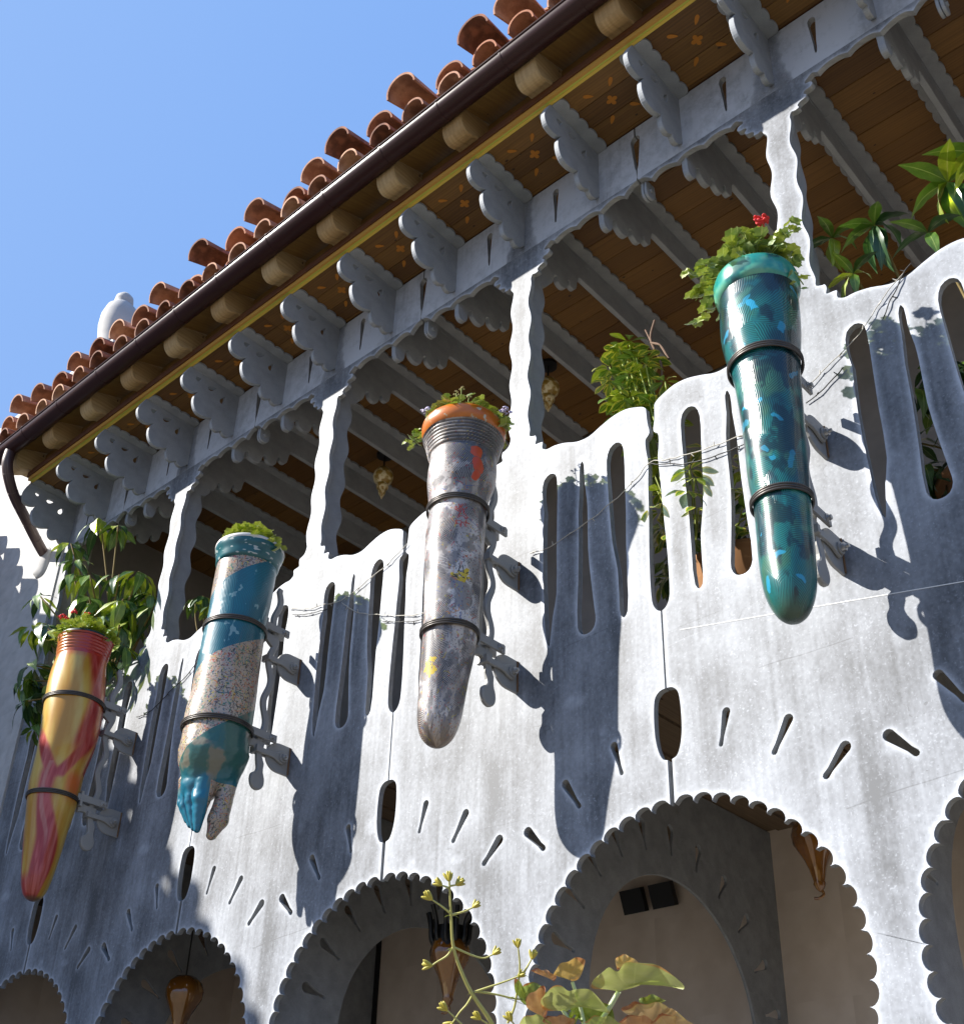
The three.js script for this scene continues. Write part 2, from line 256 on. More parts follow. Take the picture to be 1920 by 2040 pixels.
// ---------------------------------------------------------------- the arcaded building
const B = thing('arcade_building', 'pale grey arcaded building with scalloped arches, open balcony and tiled eave', 'building', [0, 0, 0]);
const X0 = -6.82, X1 = 8.1;
{
  const full = panelGeo(false), half = panelGeo(true);
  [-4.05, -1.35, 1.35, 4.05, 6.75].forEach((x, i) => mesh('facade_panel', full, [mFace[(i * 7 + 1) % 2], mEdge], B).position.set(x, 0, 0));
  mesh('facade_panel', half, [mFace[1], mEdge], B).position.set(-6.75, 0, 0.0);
  { const g = box(-1.19, 1.19, -0.0026, 0.0026, 0.0, 0.0022); g.rotateZ(-0.183); mesh('chalk_line', g, std({ color: lin(0.75, 0.75, 0.74), roughness: 1 }), B).position.set(4.01, 0.475, 0); }
}
{ // carved plate brackets under the eave, each with a scalloped top flange
  const prof = smooth([[0, 6.045, 1], [0.695, 6.045, 1], [0.725, 5.99], [0.775, 5.88], [0.79, 5.79], [0.755, 5.705], [0.69, 5.682], [0.61, 5.70], [0.556, 5.74, 1], [0.597, 5.64], [0.586, 5.53], [0.53, 5.452], [0.44, 5.444], [0.35, 5.485], [0.318, 5.5, 1], [0.312, 5.42], [0.283, 5.368], [0.235, 5.356], [0.165, 5.402, 1], [0.145, 5.37], [0.115, 5.355], [0.08, 5.362], [0.055, 5.382, 1], [0.02, 5.42], [0.0, 5.44, 1]], 4);
  const tear = (z, y, a, L, w) => { const o = []; for (let i = 0; i < 14; i++) { const t = i / 14 * 2 * Math.PI, x = Math.cos(t) * L, q = Math.sin(t) * w * Math.pow(Math.sin(t / 2), 1.2); o.push([z + x * Math.cos(a) - q * Math.sin(a), y + x * Math.sin(a) + q * Math.cos(a)]); } return o; };
  const holes = [tear(0.58, 5.915, 2.5, 0.048, 0.048), tear(0.385, 5.9, 2.62, 0.07, 0.05), tear(0.215, 5.835, 1.95, 0.074, 0.046)];
  const plate = plateZY(prof, 0.05, holes);
  const fl = []; const n = 5, L = 0.69;
  const edge = (s) => { const o = []; for (let k = 0; k < n; k++) for (let i = 0; i < 6; i++) { const t = i / 6; o.push([s * (0.118 + 0.028 * Math.pow(Math.sin(Math.PI * t), 0.6)), (k + t) * L / n + 0.004]); } return o; };
  const fs = shapeOf(edge(1).concat([[0.118, L], [-0.118, L]], edge(-1).reverse()));
  const flange = new THREE.ExtrudeGeometry(fs, { depth: 0.024, bevelEnabled: true, bevelSize: 0.004, bevelThickness: 0.003, bevelSegments: 1 }); flange.rotateX(Math.PI / 2); flange.translate(0, 6.046, 0);
  for (let k = -9; k <= 5; k++) { const x = 1.36 + 0.9 * k; if (x < -6.8 || x > 6.2) continue; const b = mesh('eave_bracket', plate, mGrey, B); b.position.set(x, 0, 0.001); mesh('flange', flange, mGrey, b); }
}
{ // soffit planks outside, three rows, and painted flowers on them
  const rows = [[0.004, 0.03, 2], [0.034, 0.244, 0], [0.249, 0.462, 1], [0.467, 0.70, 0]];
  rows.forEach(([z0, z1], r) => { for (let k = 0; k < 6; k++) { const a = X0 + 2.48 * k, g = box(0, 2.476, 0, 0.02, z0, z1); const u = g.attributes.uv, off = rnd(); for (let i = 0; i < u.count; i++) u.setXY(i, u.getX(i) * 0.5 + off, u.getY(i) * 1.6 + off * 3); const m = mesh('soffit_plank', g, mPlank[(r + k * 2) % 3], B); m.position.set(a, 6.05 + rr(0, 0.002), 0); } });
  const petal = (cx, cz, a) => { const o = []; for (let i = 0; i < 16; i++) { const t = i / 16 * 2 * Math.PI, l = Math.cos(t), w = Math.sin(t) * (0.75 + 0.3 * l); o.push([cx + Math.cos(a) * l * 0.048 - Math.sin(a) * w * 0.024, cz + Math.sin(a) * l * 0.048 + Math.cos(a) * w * 0.024]); } return shapeOf(o); };
  const cross = (() => { const o = []; for (let i = 0; i < 48; i++) { const t = i / 48 * 2 * Math.PI, r = 0.022 + 0.033 * Math.pow(Math.abs(Math.cos(2 * t)), 0.8); o.push([r * Math.cos(t), r * Math.sin(t)]); } return shapeOf(o); })();
  const flat = (s) => { const g = new THREE.ShapeGeometry(s, 6); g.rotateX(Math.PI / 2); return g; };
  const g = flat(cross), pg = [petal(0.1, 0.16, 0.8), petal(-0.14, 0.165, 2.5), petal(0.135, -0.17, 2.4), petal(-0.12, -0.17, 0.75)].map(flat);
  for (let k = -8; k <= 4; k++) { const x = 1.36 + 0.45 + 0.9 * k + 0.01; const f = mesh('painted_flower', g, mOrange, B); f.position.set(x, 6.046, 0.375); pg.forEach((q) => mesh('petal', q, mOrange, f)); }
}
{ // edge trim, fascia board, rafter tails, deck
  mesh('trim_strip', box(X0 + 0.12, X1, 6.022, 6.07, 0.70, 0.728), mTrim, B); mesh('trim_strip', box(X0 + 0.12, X1, 6.026, 6.07, 0.7285, 0.749), mTrimG, B); mesh('trim_strip', box(X0 + 0.12, X1, 6.02, 6.07, 0.7495, 0.775), mTrimO, B);
  mesh('fascia_board', box(X0 + 0.1, X1, 6.071, 6.15, 0.70, 0.79), mFascia, B); mesh('fascia_board', box(X0 + 0.1, X1, 6.15, 6.185, 0.69, 0.775), mFascia, B);
  const nose = smooth([[0.3, 6.19, 1], [0.80, 6.188], [0.86, 6.155], [0.925, 6.132], [0.98, 6.16], [1.012, 6.225], [1.016, 6.31], [1.0, 6.42, 1], [0.3, 6.62, 1]], 3);
  const g = plateZY(nose, 0.25, [], 0.014);
  for (let k = -9; k <= 5; k++) { const x = 1.335 + 0.9 * k; if (x > 6.4) continue; mesh('rafter_end', g, k % 2 ? mRafter : mRafterB, B).position.x = x; }
  // roof deck under the tiles: slopes up inwards
  const deck = (za, zb, t, m, name) => { const yA = 6.47 - (za - 0.8) * 0.34, yB = 6.47 - (zb - 0.8) * 0.34, s = shapeOf([[za, yA], [zb, yB], [zb, yB + t], [za, yA + t]]); const q = new THREE.ExtrudeGeometry(s, { depth: X1 + 6.95, bevelEnabled: false }); q.rotateY(-Math.PI / 2); q.translate(X1, 0, 0); return mesh(name, q, m, B); };
  deck(1.13, -5.2, 0.06, mDeck, 'roof_deck');
  mesh('rafter_infill', box(X0 + 0.1, X1, 6.19, 6.50, 0.60, 0.64), mDeck, B);
}
{ // half-round gutter with seams, downpipe
  const prof = []; for (let i = 0; i <= 18; i++) { const a = Math.PI * i / 18; prof.push([1.13 + 0.115 * Math.cos(a), 6.35 - 0.115 * Math.sin(a)]); }
  const inner = prof.map((p) => [1.13 + (p[0] - 1.13) * 0.955, 6.35 + (p[1] - 6.35) * 0.955]).reverse();
  const lip = []; for (let i = 0; i < 8; i++) { const a = i / 8 * 2 * Math.PI; lip.push([1.247 + 0.012 * Math.cos(a), 6.354 + 0.012 * Math.sin(a)]); }
  const ex = (pts, x0, x1) => { const g = new THREE.ExtrudeGeometry(shapeOf(pts), { depth: x1 - x0, bevelEnabled: false, curveSegments: 1 }); g.rotateY(-Math.PI / 2); g.translate(x1, 0, 0); return toCreasedNormals(g, 0.7); };
  const gut = mesh('gutter', merge([ex(prof.concat(inner), -7.03, X1), ex(lip, -7.03, X1)]), mGutter, B);
  const big = prof.map((p) => [1.13 + (p[0] - 1.13) * 1.03, 6.35 + (p[1] - 6.35) * 1.03]);
  const band = ex(big.concat(prof.slice().reverse()), -0.012, 0.012), hook = ex([[1.0, 6.36], [1.25, 6.372], [1.25, 6.378], [1.0, 6.368]], -0.012, 0.012);
  for (let k = 0; k < 17; k++) mesh('gutter_seam', merge([band.clone(), hook.clone()]), mGutter, gut).position.x = -6.95 + 0.83 * k + 0.06 * Math.sin(k * 5);
  const dp = [[-6.62, 6.28, 1.13], [-6.63, 6.05, 1.12], [-6.74, 5.80, 0.93], [-6.98, 5.60, 0.52], [-7.22, 5.46, 0.14], [-7.32, 5.40, -0.04]];
  const pipe = mesh('downpipe', tube(dp, 0.072, 16, false, 40), mPipe, B);
  const c = new THREE.CatmullRomCurve3(dp.map((p) => new THREE.Vector3(...p)), false, 'centripetal');
  for (const t of [0.2, 0.34, 0.48, 0.62, 0.78]) { const q = c.getPointAt(t), tg = c.getTangentAt(t), r = new THREE.TorusGeometry(0.0725, 0.0035, 6, 20); const m = mesh('pipe_joint', r, mPipe, pipe); m.position.copy(q); m.quaternion.setFromUnitVectors(new THREE.Vector3(0, 0, 1), tg); }
}
{ // barrel tiles: a booster tile at the eave, then covers running up the slope
  const barrel = (w0, w1, len, h, t) => {               // along -z from the rim at z = 0; arch over x
    const g = new THREE.BufferGeometry(), P = [], I = [], U = [], n = 14, m = 3;
    for (let s = 0; s < 2; s++) for (let k = 0; k <= m; k++) for (let i = 0; i <= n; i++) { const a = Math.PI * i / n, f = k / m, w = (w0 + (w1 - w0) * f) / 2 - s * t, hh = h * (w0 + (w1 - w0) * f) / w0 - s * t; P.push(-Math.cos(a) * w, Math.pow(Math.sin(a), 0.9) * hh, -f * len); U.push(i / n, f); }
    const W = n + 1, S = (m + 1) * W, q = (a, b, c, d) => I.push(a, b, c, a, c, d);
    for (let k = 0; k < m; k++) for (let i = 0; i < n; i++) { q(k * W + i, k * W + i + 1, (k + 1) * W + i + 1, (k + 1) * W + i); q(S + k * W + i, S + (k + 1) * W + i, S + (k + 1) * W + i + 1, S + k * W + i + 1); }
    for (let i = 0; i < n; i++) { q(i, S + i, S + i + 1, i + 1); q(m * W + i, m * W + i + 1, S + m * W + i + 1, S + m * W + i); }
    for (let k = 0; k < m; k++) { q(k * W, (k + 1) * W, S + (k + 1) * W, S + k * W); q(k * W + n, S + k * W + n, S + (k + 1) * W + n, (k + 1) * W + n); }
    g.setAttribute('position', new THREE.Float32BufferAttribute(P, 3)); g.setAttribute('uv', new THREE.Float32BufferAttribute(U, 2)); g.setIndex(I);
    return toCreasedNormals(g.toNonIndexed(), 0.6);
  };
  const cover = [barrel(0.37, 0.30, 0.48, 0.165, 0.02), barrel(0.36, 0.29, 0.47, 0.155, 0.018)], boost = [barrel(0.30, 0.26, 0.42, 0.15, 0.018), barrel(0.29, 0.25, 0.42, 0.14, 0.018)];
  const zs = [1.38, 1.20, 1.40, 1.25, 1.39, 1.31, 1.20, 1.37, 1.25, 1.41, 1.14, 1.33, 1.26, 1.30, 1.27, 1.33, 1.24, 1.31, 1.36, 1.22], sl = Math.atan(0.34);
  const roofY = (z) => 6.53 - (z - 0.8) * 0.34;
  const tileAt = (g, x, y, z, tilt) => { const m = mesh('roof_tile', g, mClay[Math.floor(rnd() * 6)], B); m.position.set(x, y, z); m.rotation.set(tilt + rr(-0.02, 0.02), rr(-0.05, 0.05), rr(-0.04, 0.04)); };
  for (let k = -6; k < 20; k++) {
    const x = 1.89 - 0.452 * k + rr(-0.025, 0.025), z = k < 0 ? rr(1.2, 1.4) : (zs[k] ?? 1.3), lift = (z - 1.3) * 0.2;
    tileAt(boost[Math.abs(k) % 2], x + 0.03, 6.46 + rr(-0.015, 0.015), 1.245 + rr(-0.03, 0.02), sl * 0.8);
    tileAt(cover[Math.abs(k) % 2], x, 6.66 + lift + rr(-0.02, 0.02), z, sl * 0.9);
    for (let r = 1; r < 4; r++) tileAt(cover[(k + r) & 1], x + rr(-0.01, 0.01), 6.70 + (r * 0.4 + (1.3 - 1.0)) * 0.34 - 0.06 + r * 0.012, 1.3 - r * 0.4 + rr(-0.02, 0.02), sl);
    void roofY;
  }
}
{ // balcony: ceiling planks, carved beams, back wall, floor
  const D = -3.3;
  for (let r = 0; r < 12; r++) for (let k = 0; k < 6; k++) { const z1 = -0.06 - r * 0.268, g = box(0, 2.476, 0, 0.03, z1 - 0.262, z1), off = rnd(), u = g.attributes.uv; for (let i = 0; i < u.count; i++) u.setXY(i, u.getX(i) * 0.5 + off, u.getY(i) * 1.6 + off * 5); mesh('ceiling_plank', g, mPlank[Math.floor(rnd() * 3)], B).position.set(X0 + 2.48 * k, 6.03 + rr(0, 0.003), 0); }
  mesh('ceiling_deck', box(X0, X1, 6.075, 6.11, D - 0.3, 0.5), mFascia, B);
  const prof = smooth([[-0.055, 6.02, 1], [-0.055, 5.17], [-0.09, 5.12], [-0.15, 5.13], [-0.185, 5.2], [-0.2, 5.31], [-0.245, 5.345, 1], [-0.27, 5.285], [-0.34, 5.25], [-0.415, 5.275], [-0.445, 5.35], [-0.46, 5.42], [-0.5, 5.43, 1], [-0.52, 5.375], [-0.585, 5.35], [-0.645, 5.385], [-0.665, 5.46], [-0.68, 5.52], [-0.7, 5.525, 1], [-0.72, 5.475], [-0.77, 5.465], [-0.81, 5.51], [-0.825, 5.6], [-0.85, 5.68], [-0.9, 5.7, 1], [D + 0.02, 5.7, 1], [D + 0.02, 6.02, 1]], 3);
  const plate = plateZY(prof, 0.055, [], 0.005);
  const edge = (s) => { const o = [], n = 21, L = -D - 0.1; for (let k = 0; k < n; k++) for (let i = 0; i < 5; i++) { const t = i / 5; o.push([s * (0.12 + 0.024 * Math.pow(Math.sin(Math.PI * t), 0.6)), -0.06 - (k + t) * L / n]); } return o; };
  const fs = shapeOf(edge(1).concat(edge(-1).reverse()));
  const fl = new THREE.ExtrudeGeometry(fs, { depth: 0.026, bevelEnabled: true, bevelSize: 0.003, bevelThickness: 0.002, bevelSegments: 1 }); fl.rotateX(Math.PI / 2); fl.translate(0, 6.026, 0);
  const ten = []; for (let k = 0; k < 10; k++) ten.push(box(-0.031, 0.031, 5.93, 5.955, -0.55 - k * 0.27, -0.43 - k * 0.27));
  
  for (let k = -9; k <= 6; k++) { const x = 1.36 + 0.9 * k; if (x < -6.5 || x > 6.8) continue; const b = mesh('ceiling_beam', plate, mGrey, B); b.position.x = x; mesh('flange', fl, mGrey, b); ten.forEach((q) => mesh('tenon', q, mGrey, b)); }
  // web plates standing behind the posts
  const wp = [[-0.053, 5.32], [-0.053, 2.86]]; for (const q of [[-0.2, 2.87], [-0.245, 2.93], [-0.25, 3.0], [-0.22, 3.03], [-0.215, 3.08]]) wp.push(q); for (let y = 3.1; y < 5.1; y += 0.05) wp.push([-0.262 + 0.024 * Math.cos((y - 3.35) / 0.445 * 2 * Math.PI), y]); wp.push([-0.3, 5.12], [-0.36, 5.2], [-0.36, 5.32]);
  const web = plateZY(wp, 0.05, [], 0.004);
  for (const x of [-4.05, -1.35, 1.35, 4.05, 6.75]) mesh('post_web', web, mGrey, B).position.set(x + 0.03, 0, 0);
  // clip plates behind the joints of the lintel
  const clip = plateZY(smooth([[-0.06, 5.36, 1], [-0.06, 5.2], [-0.1, 5.17], [-0.16, 5.185], [-0.19, 5.25], [-0.18, 5.36, 1]], 3), 0.026), bolt = new THREE.CylinderGeometry(0.022, 0.022, 0.02, 6); bolt.rotateZ(Math.PI / 2); bolt.translate(0.036, 5.26, -0.12);
  for (const x of [-5.4, -2.7, 0, 2.7, 5.4]) { const c = mesh('joint_clip', merge([clip.clone().translate(-0.016, 0, 0), clip.clone().translate(0.016, 0, 0)]), mGrey, B); c.position.x = x + 0.03; mesh('bolt', bolt, mGrey, c); }
  // upper back wall with dark doorways
  const wall = new THREE.Shape([[X0, 0.7], [X1, 0.7], [X1, 6.05], [X0, 6.05]].map((p) => new THREE.Vector2(...p)));
  for (const x of [-4.6, -1.6, 0.6, 3.9]) wall.holes.push(new THREE.Path([[x, 0.75], [x, 3.05], [x + 1.0, 3.05], [x + 1.0, 0.75]].map((p) => new THREE.Vector2(...p))));
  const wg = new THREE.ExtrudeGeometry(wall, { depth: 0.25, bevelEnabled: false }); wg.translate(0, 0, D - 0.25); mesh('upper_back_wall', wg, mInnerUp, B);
  for (const x of [-4.6, -1.6, 0.6, 3.9]) mesh('door', box(x + 0.01, x + 0.99, 0.76, 3.04, D - 0.22, D - 0.17), mDark, B);
  mesh('balcony_floor', box(X0, X1, 0.66, 0.78, D, -0.16), mInner, B);
  mesh('floor_beam', box(X0, X1, 0.60, 0.78, -0.158, -0.056), mEdge, B);
  mesh('end_wall', box(X0 - 0.22, X0, 0.6, 6.05, D, -0.056), mInnerUp, B); mesh('end_wall', box(X1, X1 + 0.2, -5, 6.05, -4, -0.056), mPlaster, B);
}
{ // ground-floor arcade: planked ceiling, back wall, cross arches
  const Z = -3.75;
  for (let k = 0; k < 75; k++) { const x = X0 + 0.197 * k, g = box(0, 0.185, 0, 0.03, Z, -0.06), off = rnd(); const u = g.attributes.uv; for (let i = 0; i < u.count; i++) { const a = u.getX(i), b = u.getY(i); u.setXY(i, b * 0.5 + off, a * 1.6); } mesh('arcade_ceiling_plank', g, mArcade, B).position.set(x, 0.605 + (k % 2) * 0.018, 0); }
  mesh('arcade_back_wall', box(X0, X1, -5, 0.66, Z - 0.25, Z), mInner, B);
  mesh('dark_doorway', box(-5.7, -3.96, -5, 0.45, Z + 0.002, Z + 0.02), mBlack, B);
  mesh('arcade_end_wall', box(X0 - 0.22, X0, -5, 0.6, Z, -0.056), mInner, B);
  // cross wall with a plain round arch and drop-shaped cuts, in the yz plane
  const C = [-2.02, -1.46], R = 1.18, out = [[-0.056, 0.6], [-0.056, -5], [C[0] + 1.0, -5], [C[0] + 1.0, C[1] - 0.62]];
  for (let i = 0; i <= 40; i++) { const a = -0.55 + (Math.PI + 1.1) * i / 40; out.push([C[0] + R * Math.cos(a), C[1] + R * Math.sin(a)]); }
  out.push([C[0] - 1.0, C[1] - 0.62], [C[0] - 1.0, -5], [Z, -5], [Z, 0.6]);
  const holes = []; for (let k = -5; k <= 5; k++) { const a = Math.PI / 2 + k * 0.27; holes.push(dropShape(C[0] + Math.cos(a) * 1.60, C[1] + Math.sin(a) * 1.60, C[0] + Math.cos(a) * 1.37, C[1] + Math.sin(a) * 1.37, 0.05, 0.018)); }
  const g = plateZY(out, 0.032, holes.filter((h) => h.every((p) => p[0] < -0.12 && p[0] > Z + 0.06 && p[1] < 0.5)), 0.004);
  for (const x of [-4.05, -1.35, 1.35, 4.05]) mesh('cross_arch', g, mEdge, B).position.x = x;
}
// ---------------------------------------------------------------- plaster wall beside the building, and the wing that shades it
const W = thing('plaster_wall', 'rough white plastered wall beyond the far end of the arcade', 'wall', [0, 0, 0]);
mesh('wall', box(-12, X0 + 0.005, -5, 9.2, -0.4, 0.02), mPlaster, W);
{ const g = new THREE.SphereGeometry(0.2, 32, 24), p = g.attributes.position; for (let i = 0; i < p.count; i++) { const x = p.getX(i), y = p.getY(i), z = p.getZ(i), k = 1 + 0.12 * (vn(x * 9 + 5, y * 9 + z * 7, 77) - 0.5); p.setXYZ(i, x * k * 1.0, y * k * 1.25, z * k * 0.42); } g.computeVertexNormals(); mesh('pipe_socket', g, mPlaster, W).position.set(-7.33, 5.33, 0.02); }
const G2 = thing('wing_building', 'white side wing with a clay tiled eave at the picture edge', 'building', [0, 0, 0]);
{
  mesh('wall', box(-15, -9.75, -5, 6.5, 0.05, 11), mPlaster, G2);
  const s = shapeOf([[-9.25, 6.52], [-15, 8.6], [-15, 8.5], [-9.25, 6.44]]), g = new THREE.ExtrudeGeometry(s, { depth: 11, bevelEnabled: false }); g.translate(0, 0, 0.06); mesh('roof_deck', g, mDeck, G2);
  const tile = new THREE.CylinderGeometry(0.15, 0.17, 0.6, 14, 1, true, 0, Math.PI); const t2 = new THREE.CylinderGeometry(0.132, 0.152, 0.6, 14, 1, true, 0, Math.PI);
  const tg = mergeGeometries([tile, t2]); tg.rotateX(-Math.PI / 2); tg.rotateZ(0); const bb = tg; bb.rotateY(-Math.PI / 2); bb.computeVertexNormals();
  for (let k = 0; k < 24; k++) { const m = mesh('roof_tile', bb, mClay[k % 3], G2); m.position.set(-9.32 + (k % 2) * 0.16 + rr(-0.03, 0.03), 6.6 - (k % 2) * 0.02, 0.26 + k * 0.43); m.rotation.z = -0.35; }
  const st = new THREE.LatheGeometry([[0.42, 0], [0.36, 3], [0.30, 4.2], [0.27, 4.5], [0.30, 4.7], [0.335, 4.95], [0.33, 5.2], [0.27, 5.42], [0.17, 5.53], [0.145, 5.56], [0.17, 5.62], [0.155, 5.72], [0.09, 5.80], [0, 5.82]].map((p) => new THREE.Vector2(...p)), 28);
  mesh('chimney', st, mPlaster, G2).position.set(-8.98, 6.45, -1.0);
}

// ---------------------------------------------------------------- hanging arm-shaped pots
const ZC = 0.72;
// surface of rings: rows of [y, x offset, radius]; uv.x runs round from the back, uv.y up
function rings(rows, n = 56, wob = 0.004, s = 1) {
  const P = [], U = [], I = [], y0 = rows[rows.length - 1][0], y1 = rows[0][0];
  rows.forEach(([y, dx, r], k) => { for (let i = 0; i <= n; i++) { const u = i / n, a = u * 2 * Math.PI - Math.PI, q = r * (1 + wob / 0.25 * 4 * (vn(Math.cos(a) * 1.6 + 8, Math.sin(a) * 1.6 + y * 2.6, s) - 0.5)); P.push(dx + Math.sin(a) * q, y, Math.cos(a) * q); U.push(u, (y - y0) / (y1 - y0)); } });
  for (let k = 0; k < rows.length - 1; k++) for (let i = 0; i < n; i++) { const a = k * (n + 1) + i, b = a + n + 1; I.push(a, b, a + 1, a + 1, b, b + 1); }
  const g = new THREE.BufferGeometry(); g.setAttribute('position', new THREE.Float32BufferAttribute(P, 3)); g.setAttribute('uv', new THREE.Float32BufferAttribute(U, 2)); g.setIndex(I); g.computeVertexNormals();
  const N = g.attributes.normal; for (let k = 0; k < rows.length; k++) { const a = k * (n + 1), b = a + n, v = new THREE.Vector3(N.getX(a) + N.getX(b), N.getY(a) + N.getY(b), N.getZ(a) + N.getZ(b)).normalize(); N.setXYZ(a, v.x, v.y, v.z); N.setXYZ(b, v.x, v.y, v.z); }
  return g;
}
function fine(rows, step = 0.03) { // resample rows with a smooth curve
  const c = new THREE.CatmullRomCurve3(rows.map((r) => new THREE.Vector3(r[1], r[0], r[2])), false, 'centripetal'), L = c.getLength(), n = Math.ceil(L / step), o = [];
  for (let i = 0; i <= n; i++) { const p = c.getPoint(i / n); o.push([p.y, p.x, Math.max(0.0005, p.z)]); }
  return o;
}
const ridgeAt = (s, y, sd, per = 0.011, cell = 0.2) => {     // patches of combed parallel grooves, 0..1
  let best = 9, ang = 0, ox = 0, oy = 0; const gx = Math.floor(s / cell), gy = Math.floor(y / cell);
  for (let a = -1; a <= 1; a++) for (let b = -1; b <= 1; b++) { const hx = hash(gx + a, gy + b, sd), hy = hash(gx + a, gy + b, sd + 1), px = (gx + a + hx) * cell, py = (gy + b + hy) * cell, d = Math.hypot(s - px, y - py); if (d < best) { best = d; ang = hash(gx + a, gy + b, sd + 2) * Math.PI; ox = px; oy = py; } }
  const x = s - ox, q = y - oy, bend = 4 * (hash(Math.floor(ox * 50), Math.floor(oy * 50), sd + 3) - 0.5);
  const t = x * Math.cos(ang) + q * Math.sin(ang) + bend * Math.pow(-x * Math.sin(ang) + q * Math.cos(ang), 2) + 0.006 * vn(s * 30, y * 30, sd);
  return 0.5 + 0.5 * Math.sin(t / per * 2 * Math.PI);
};
function strokes(n, sd, cfg) { const keep = seed; seed = sd; const o = []; for (let k = 0; k < n; k++) { const c = cfg(k); o.push(c); } seed = keep; return o; }
const segD = (s, y, m) => { const dx = m.bx - m.ax, dy = m.by - m.ay, t = cl(((s - m.ax) * dx + (y - m.ay) * dy) / (dx * dx + dy * dy)); return Math.hypot(s - m.ax - dx * t, y - m.ay - dy * t); };
// paint(s, y) -> { c: [r,g,b], h: 0..1 } on a W x H map of the unrolled surface
function glaze(W, H, y0, y1, circ, paint, list = [], rough = [0.22, 0.2], tone = 0.72, bs = 0.003) {
  const acc = new Float32Array(W * H), col = new Uint8Array(W * H * 4), bmp = new Uint8Array(W * H * 4), idx = new Int16Array(W * H).fill(-1);
  list.forEach((m, k) => { // rasterise strokes near their own bounds
    const r = m.w, i0 = Math.floor((Math.min(m.ax, m.bx) - r) / circ * W), i1 = Math.ceil((Math.max(m.ax, m.bx) + r) / circ * W), j0 = Math.max(0, Math.floor((Math.min(m.ay, m.by) - r - y0) / (y1 - y0) * H)), j1 = Math.min(H - 1, Math.ceil((Math.max(m.ay, m.by) + r - y0) / (y1 - y0) * H));
    for (let j = j0; j <= j1; j++) for (let ii = i0; ii <= i1; ii++) { const s = (ii + 0.5) / W * circ, y = y0 + (j + 0.5) / H * (y1 - y0), d = segD(s + 0.004 * (vn(s * 60, y * 60, 5) - 0.5) * (m.j ?? 1), y + 0.012 * (vn(s * 25, y * 25, 6) - 0.5) * (m.j ?? 1), m); if (d < r) { const i = ((ii % W) + W) % W, q = j * W + i; if (m.ok && !m.ok(s, y)) continue; idx[q] = k; acc[q] = 1 - d / r; } }
  });
  for (let j = 0; j < H; j++) for (let i = 0; i < W; i++) {
    const q = j * W + i, s = (i + 0.5) / W * circ, y = y0 + (j + 0.5) / H * (y1 - y0); const p = paint(s, y); let c = p.c, h = p.h;
    if (idx[q] >= 0) { const m = list[idx[q]], a = cl(acc[q] * (m.e ?? 6)) * (m.a ?? 1); c = mix(c, m.c, a); h += (m.h ?? 0.1) * a; }
    const o = q * 4; for (let k = 0; k < 3; k++) { col[o + k] = cl(c[k], 0, 255); bmp[o + k] = cl(h * 255, 0, 255); } col[o + 3] = bmp[o + 3] = 255;
  }
  const mk = (d, srgb) => { const t = new THREE.DataTexture(d, W, H, THREE.RGBAFormat); t.magFilter = t.minFilter = THREE.LinearFilter; t.wrapS = THREE.RepeatWrapping; t.wrapT = THREE.ClampToEdgeWrapping; if (srgb) t.colorSpace = THREE.SRGBColorSpace; t.needsUpdate = true; return t; };
  return phys({ color: lin(tone, tone, tone), map: mk(col, true), bumpMap: mk(bmp, false), bumpScale: bs, roughness: rough[0], clearcoat: rough[1] });
}
const mCable = std({ color: lin(0.07, 0.062, 0.056), roughness: 0.4, metalness: 0.5 });
const mSoil = std({ color: lin(0.03, 0.02, 0.013), roughness: 1 });
const mPot = std({ color: lin(0.012, 0.014, 0.022), roughness: 0.4 });
function addStraps(t, list, r0) {
  for (const [y, dx, r] of list) {
    const p = []; for (let k = 0; k < 3; k++) { const g = new THREE.TorusGeometry(r + 0.011, 0.0085, 7, 64); g.rotateX(Math.PI / 2); g.translate(dx, y + (k - 1) * 0.0165, ZC); p.push(g); }
    mesh('strap', merge(p), mCable, t);
  }
}
const bump = (y, c, w, h) => h * Math.exp(-(((y - c) / w) ** 2));
const POST = { green: 4.05, white: 1.35, blue: -1.35, yellow: -4.05 };
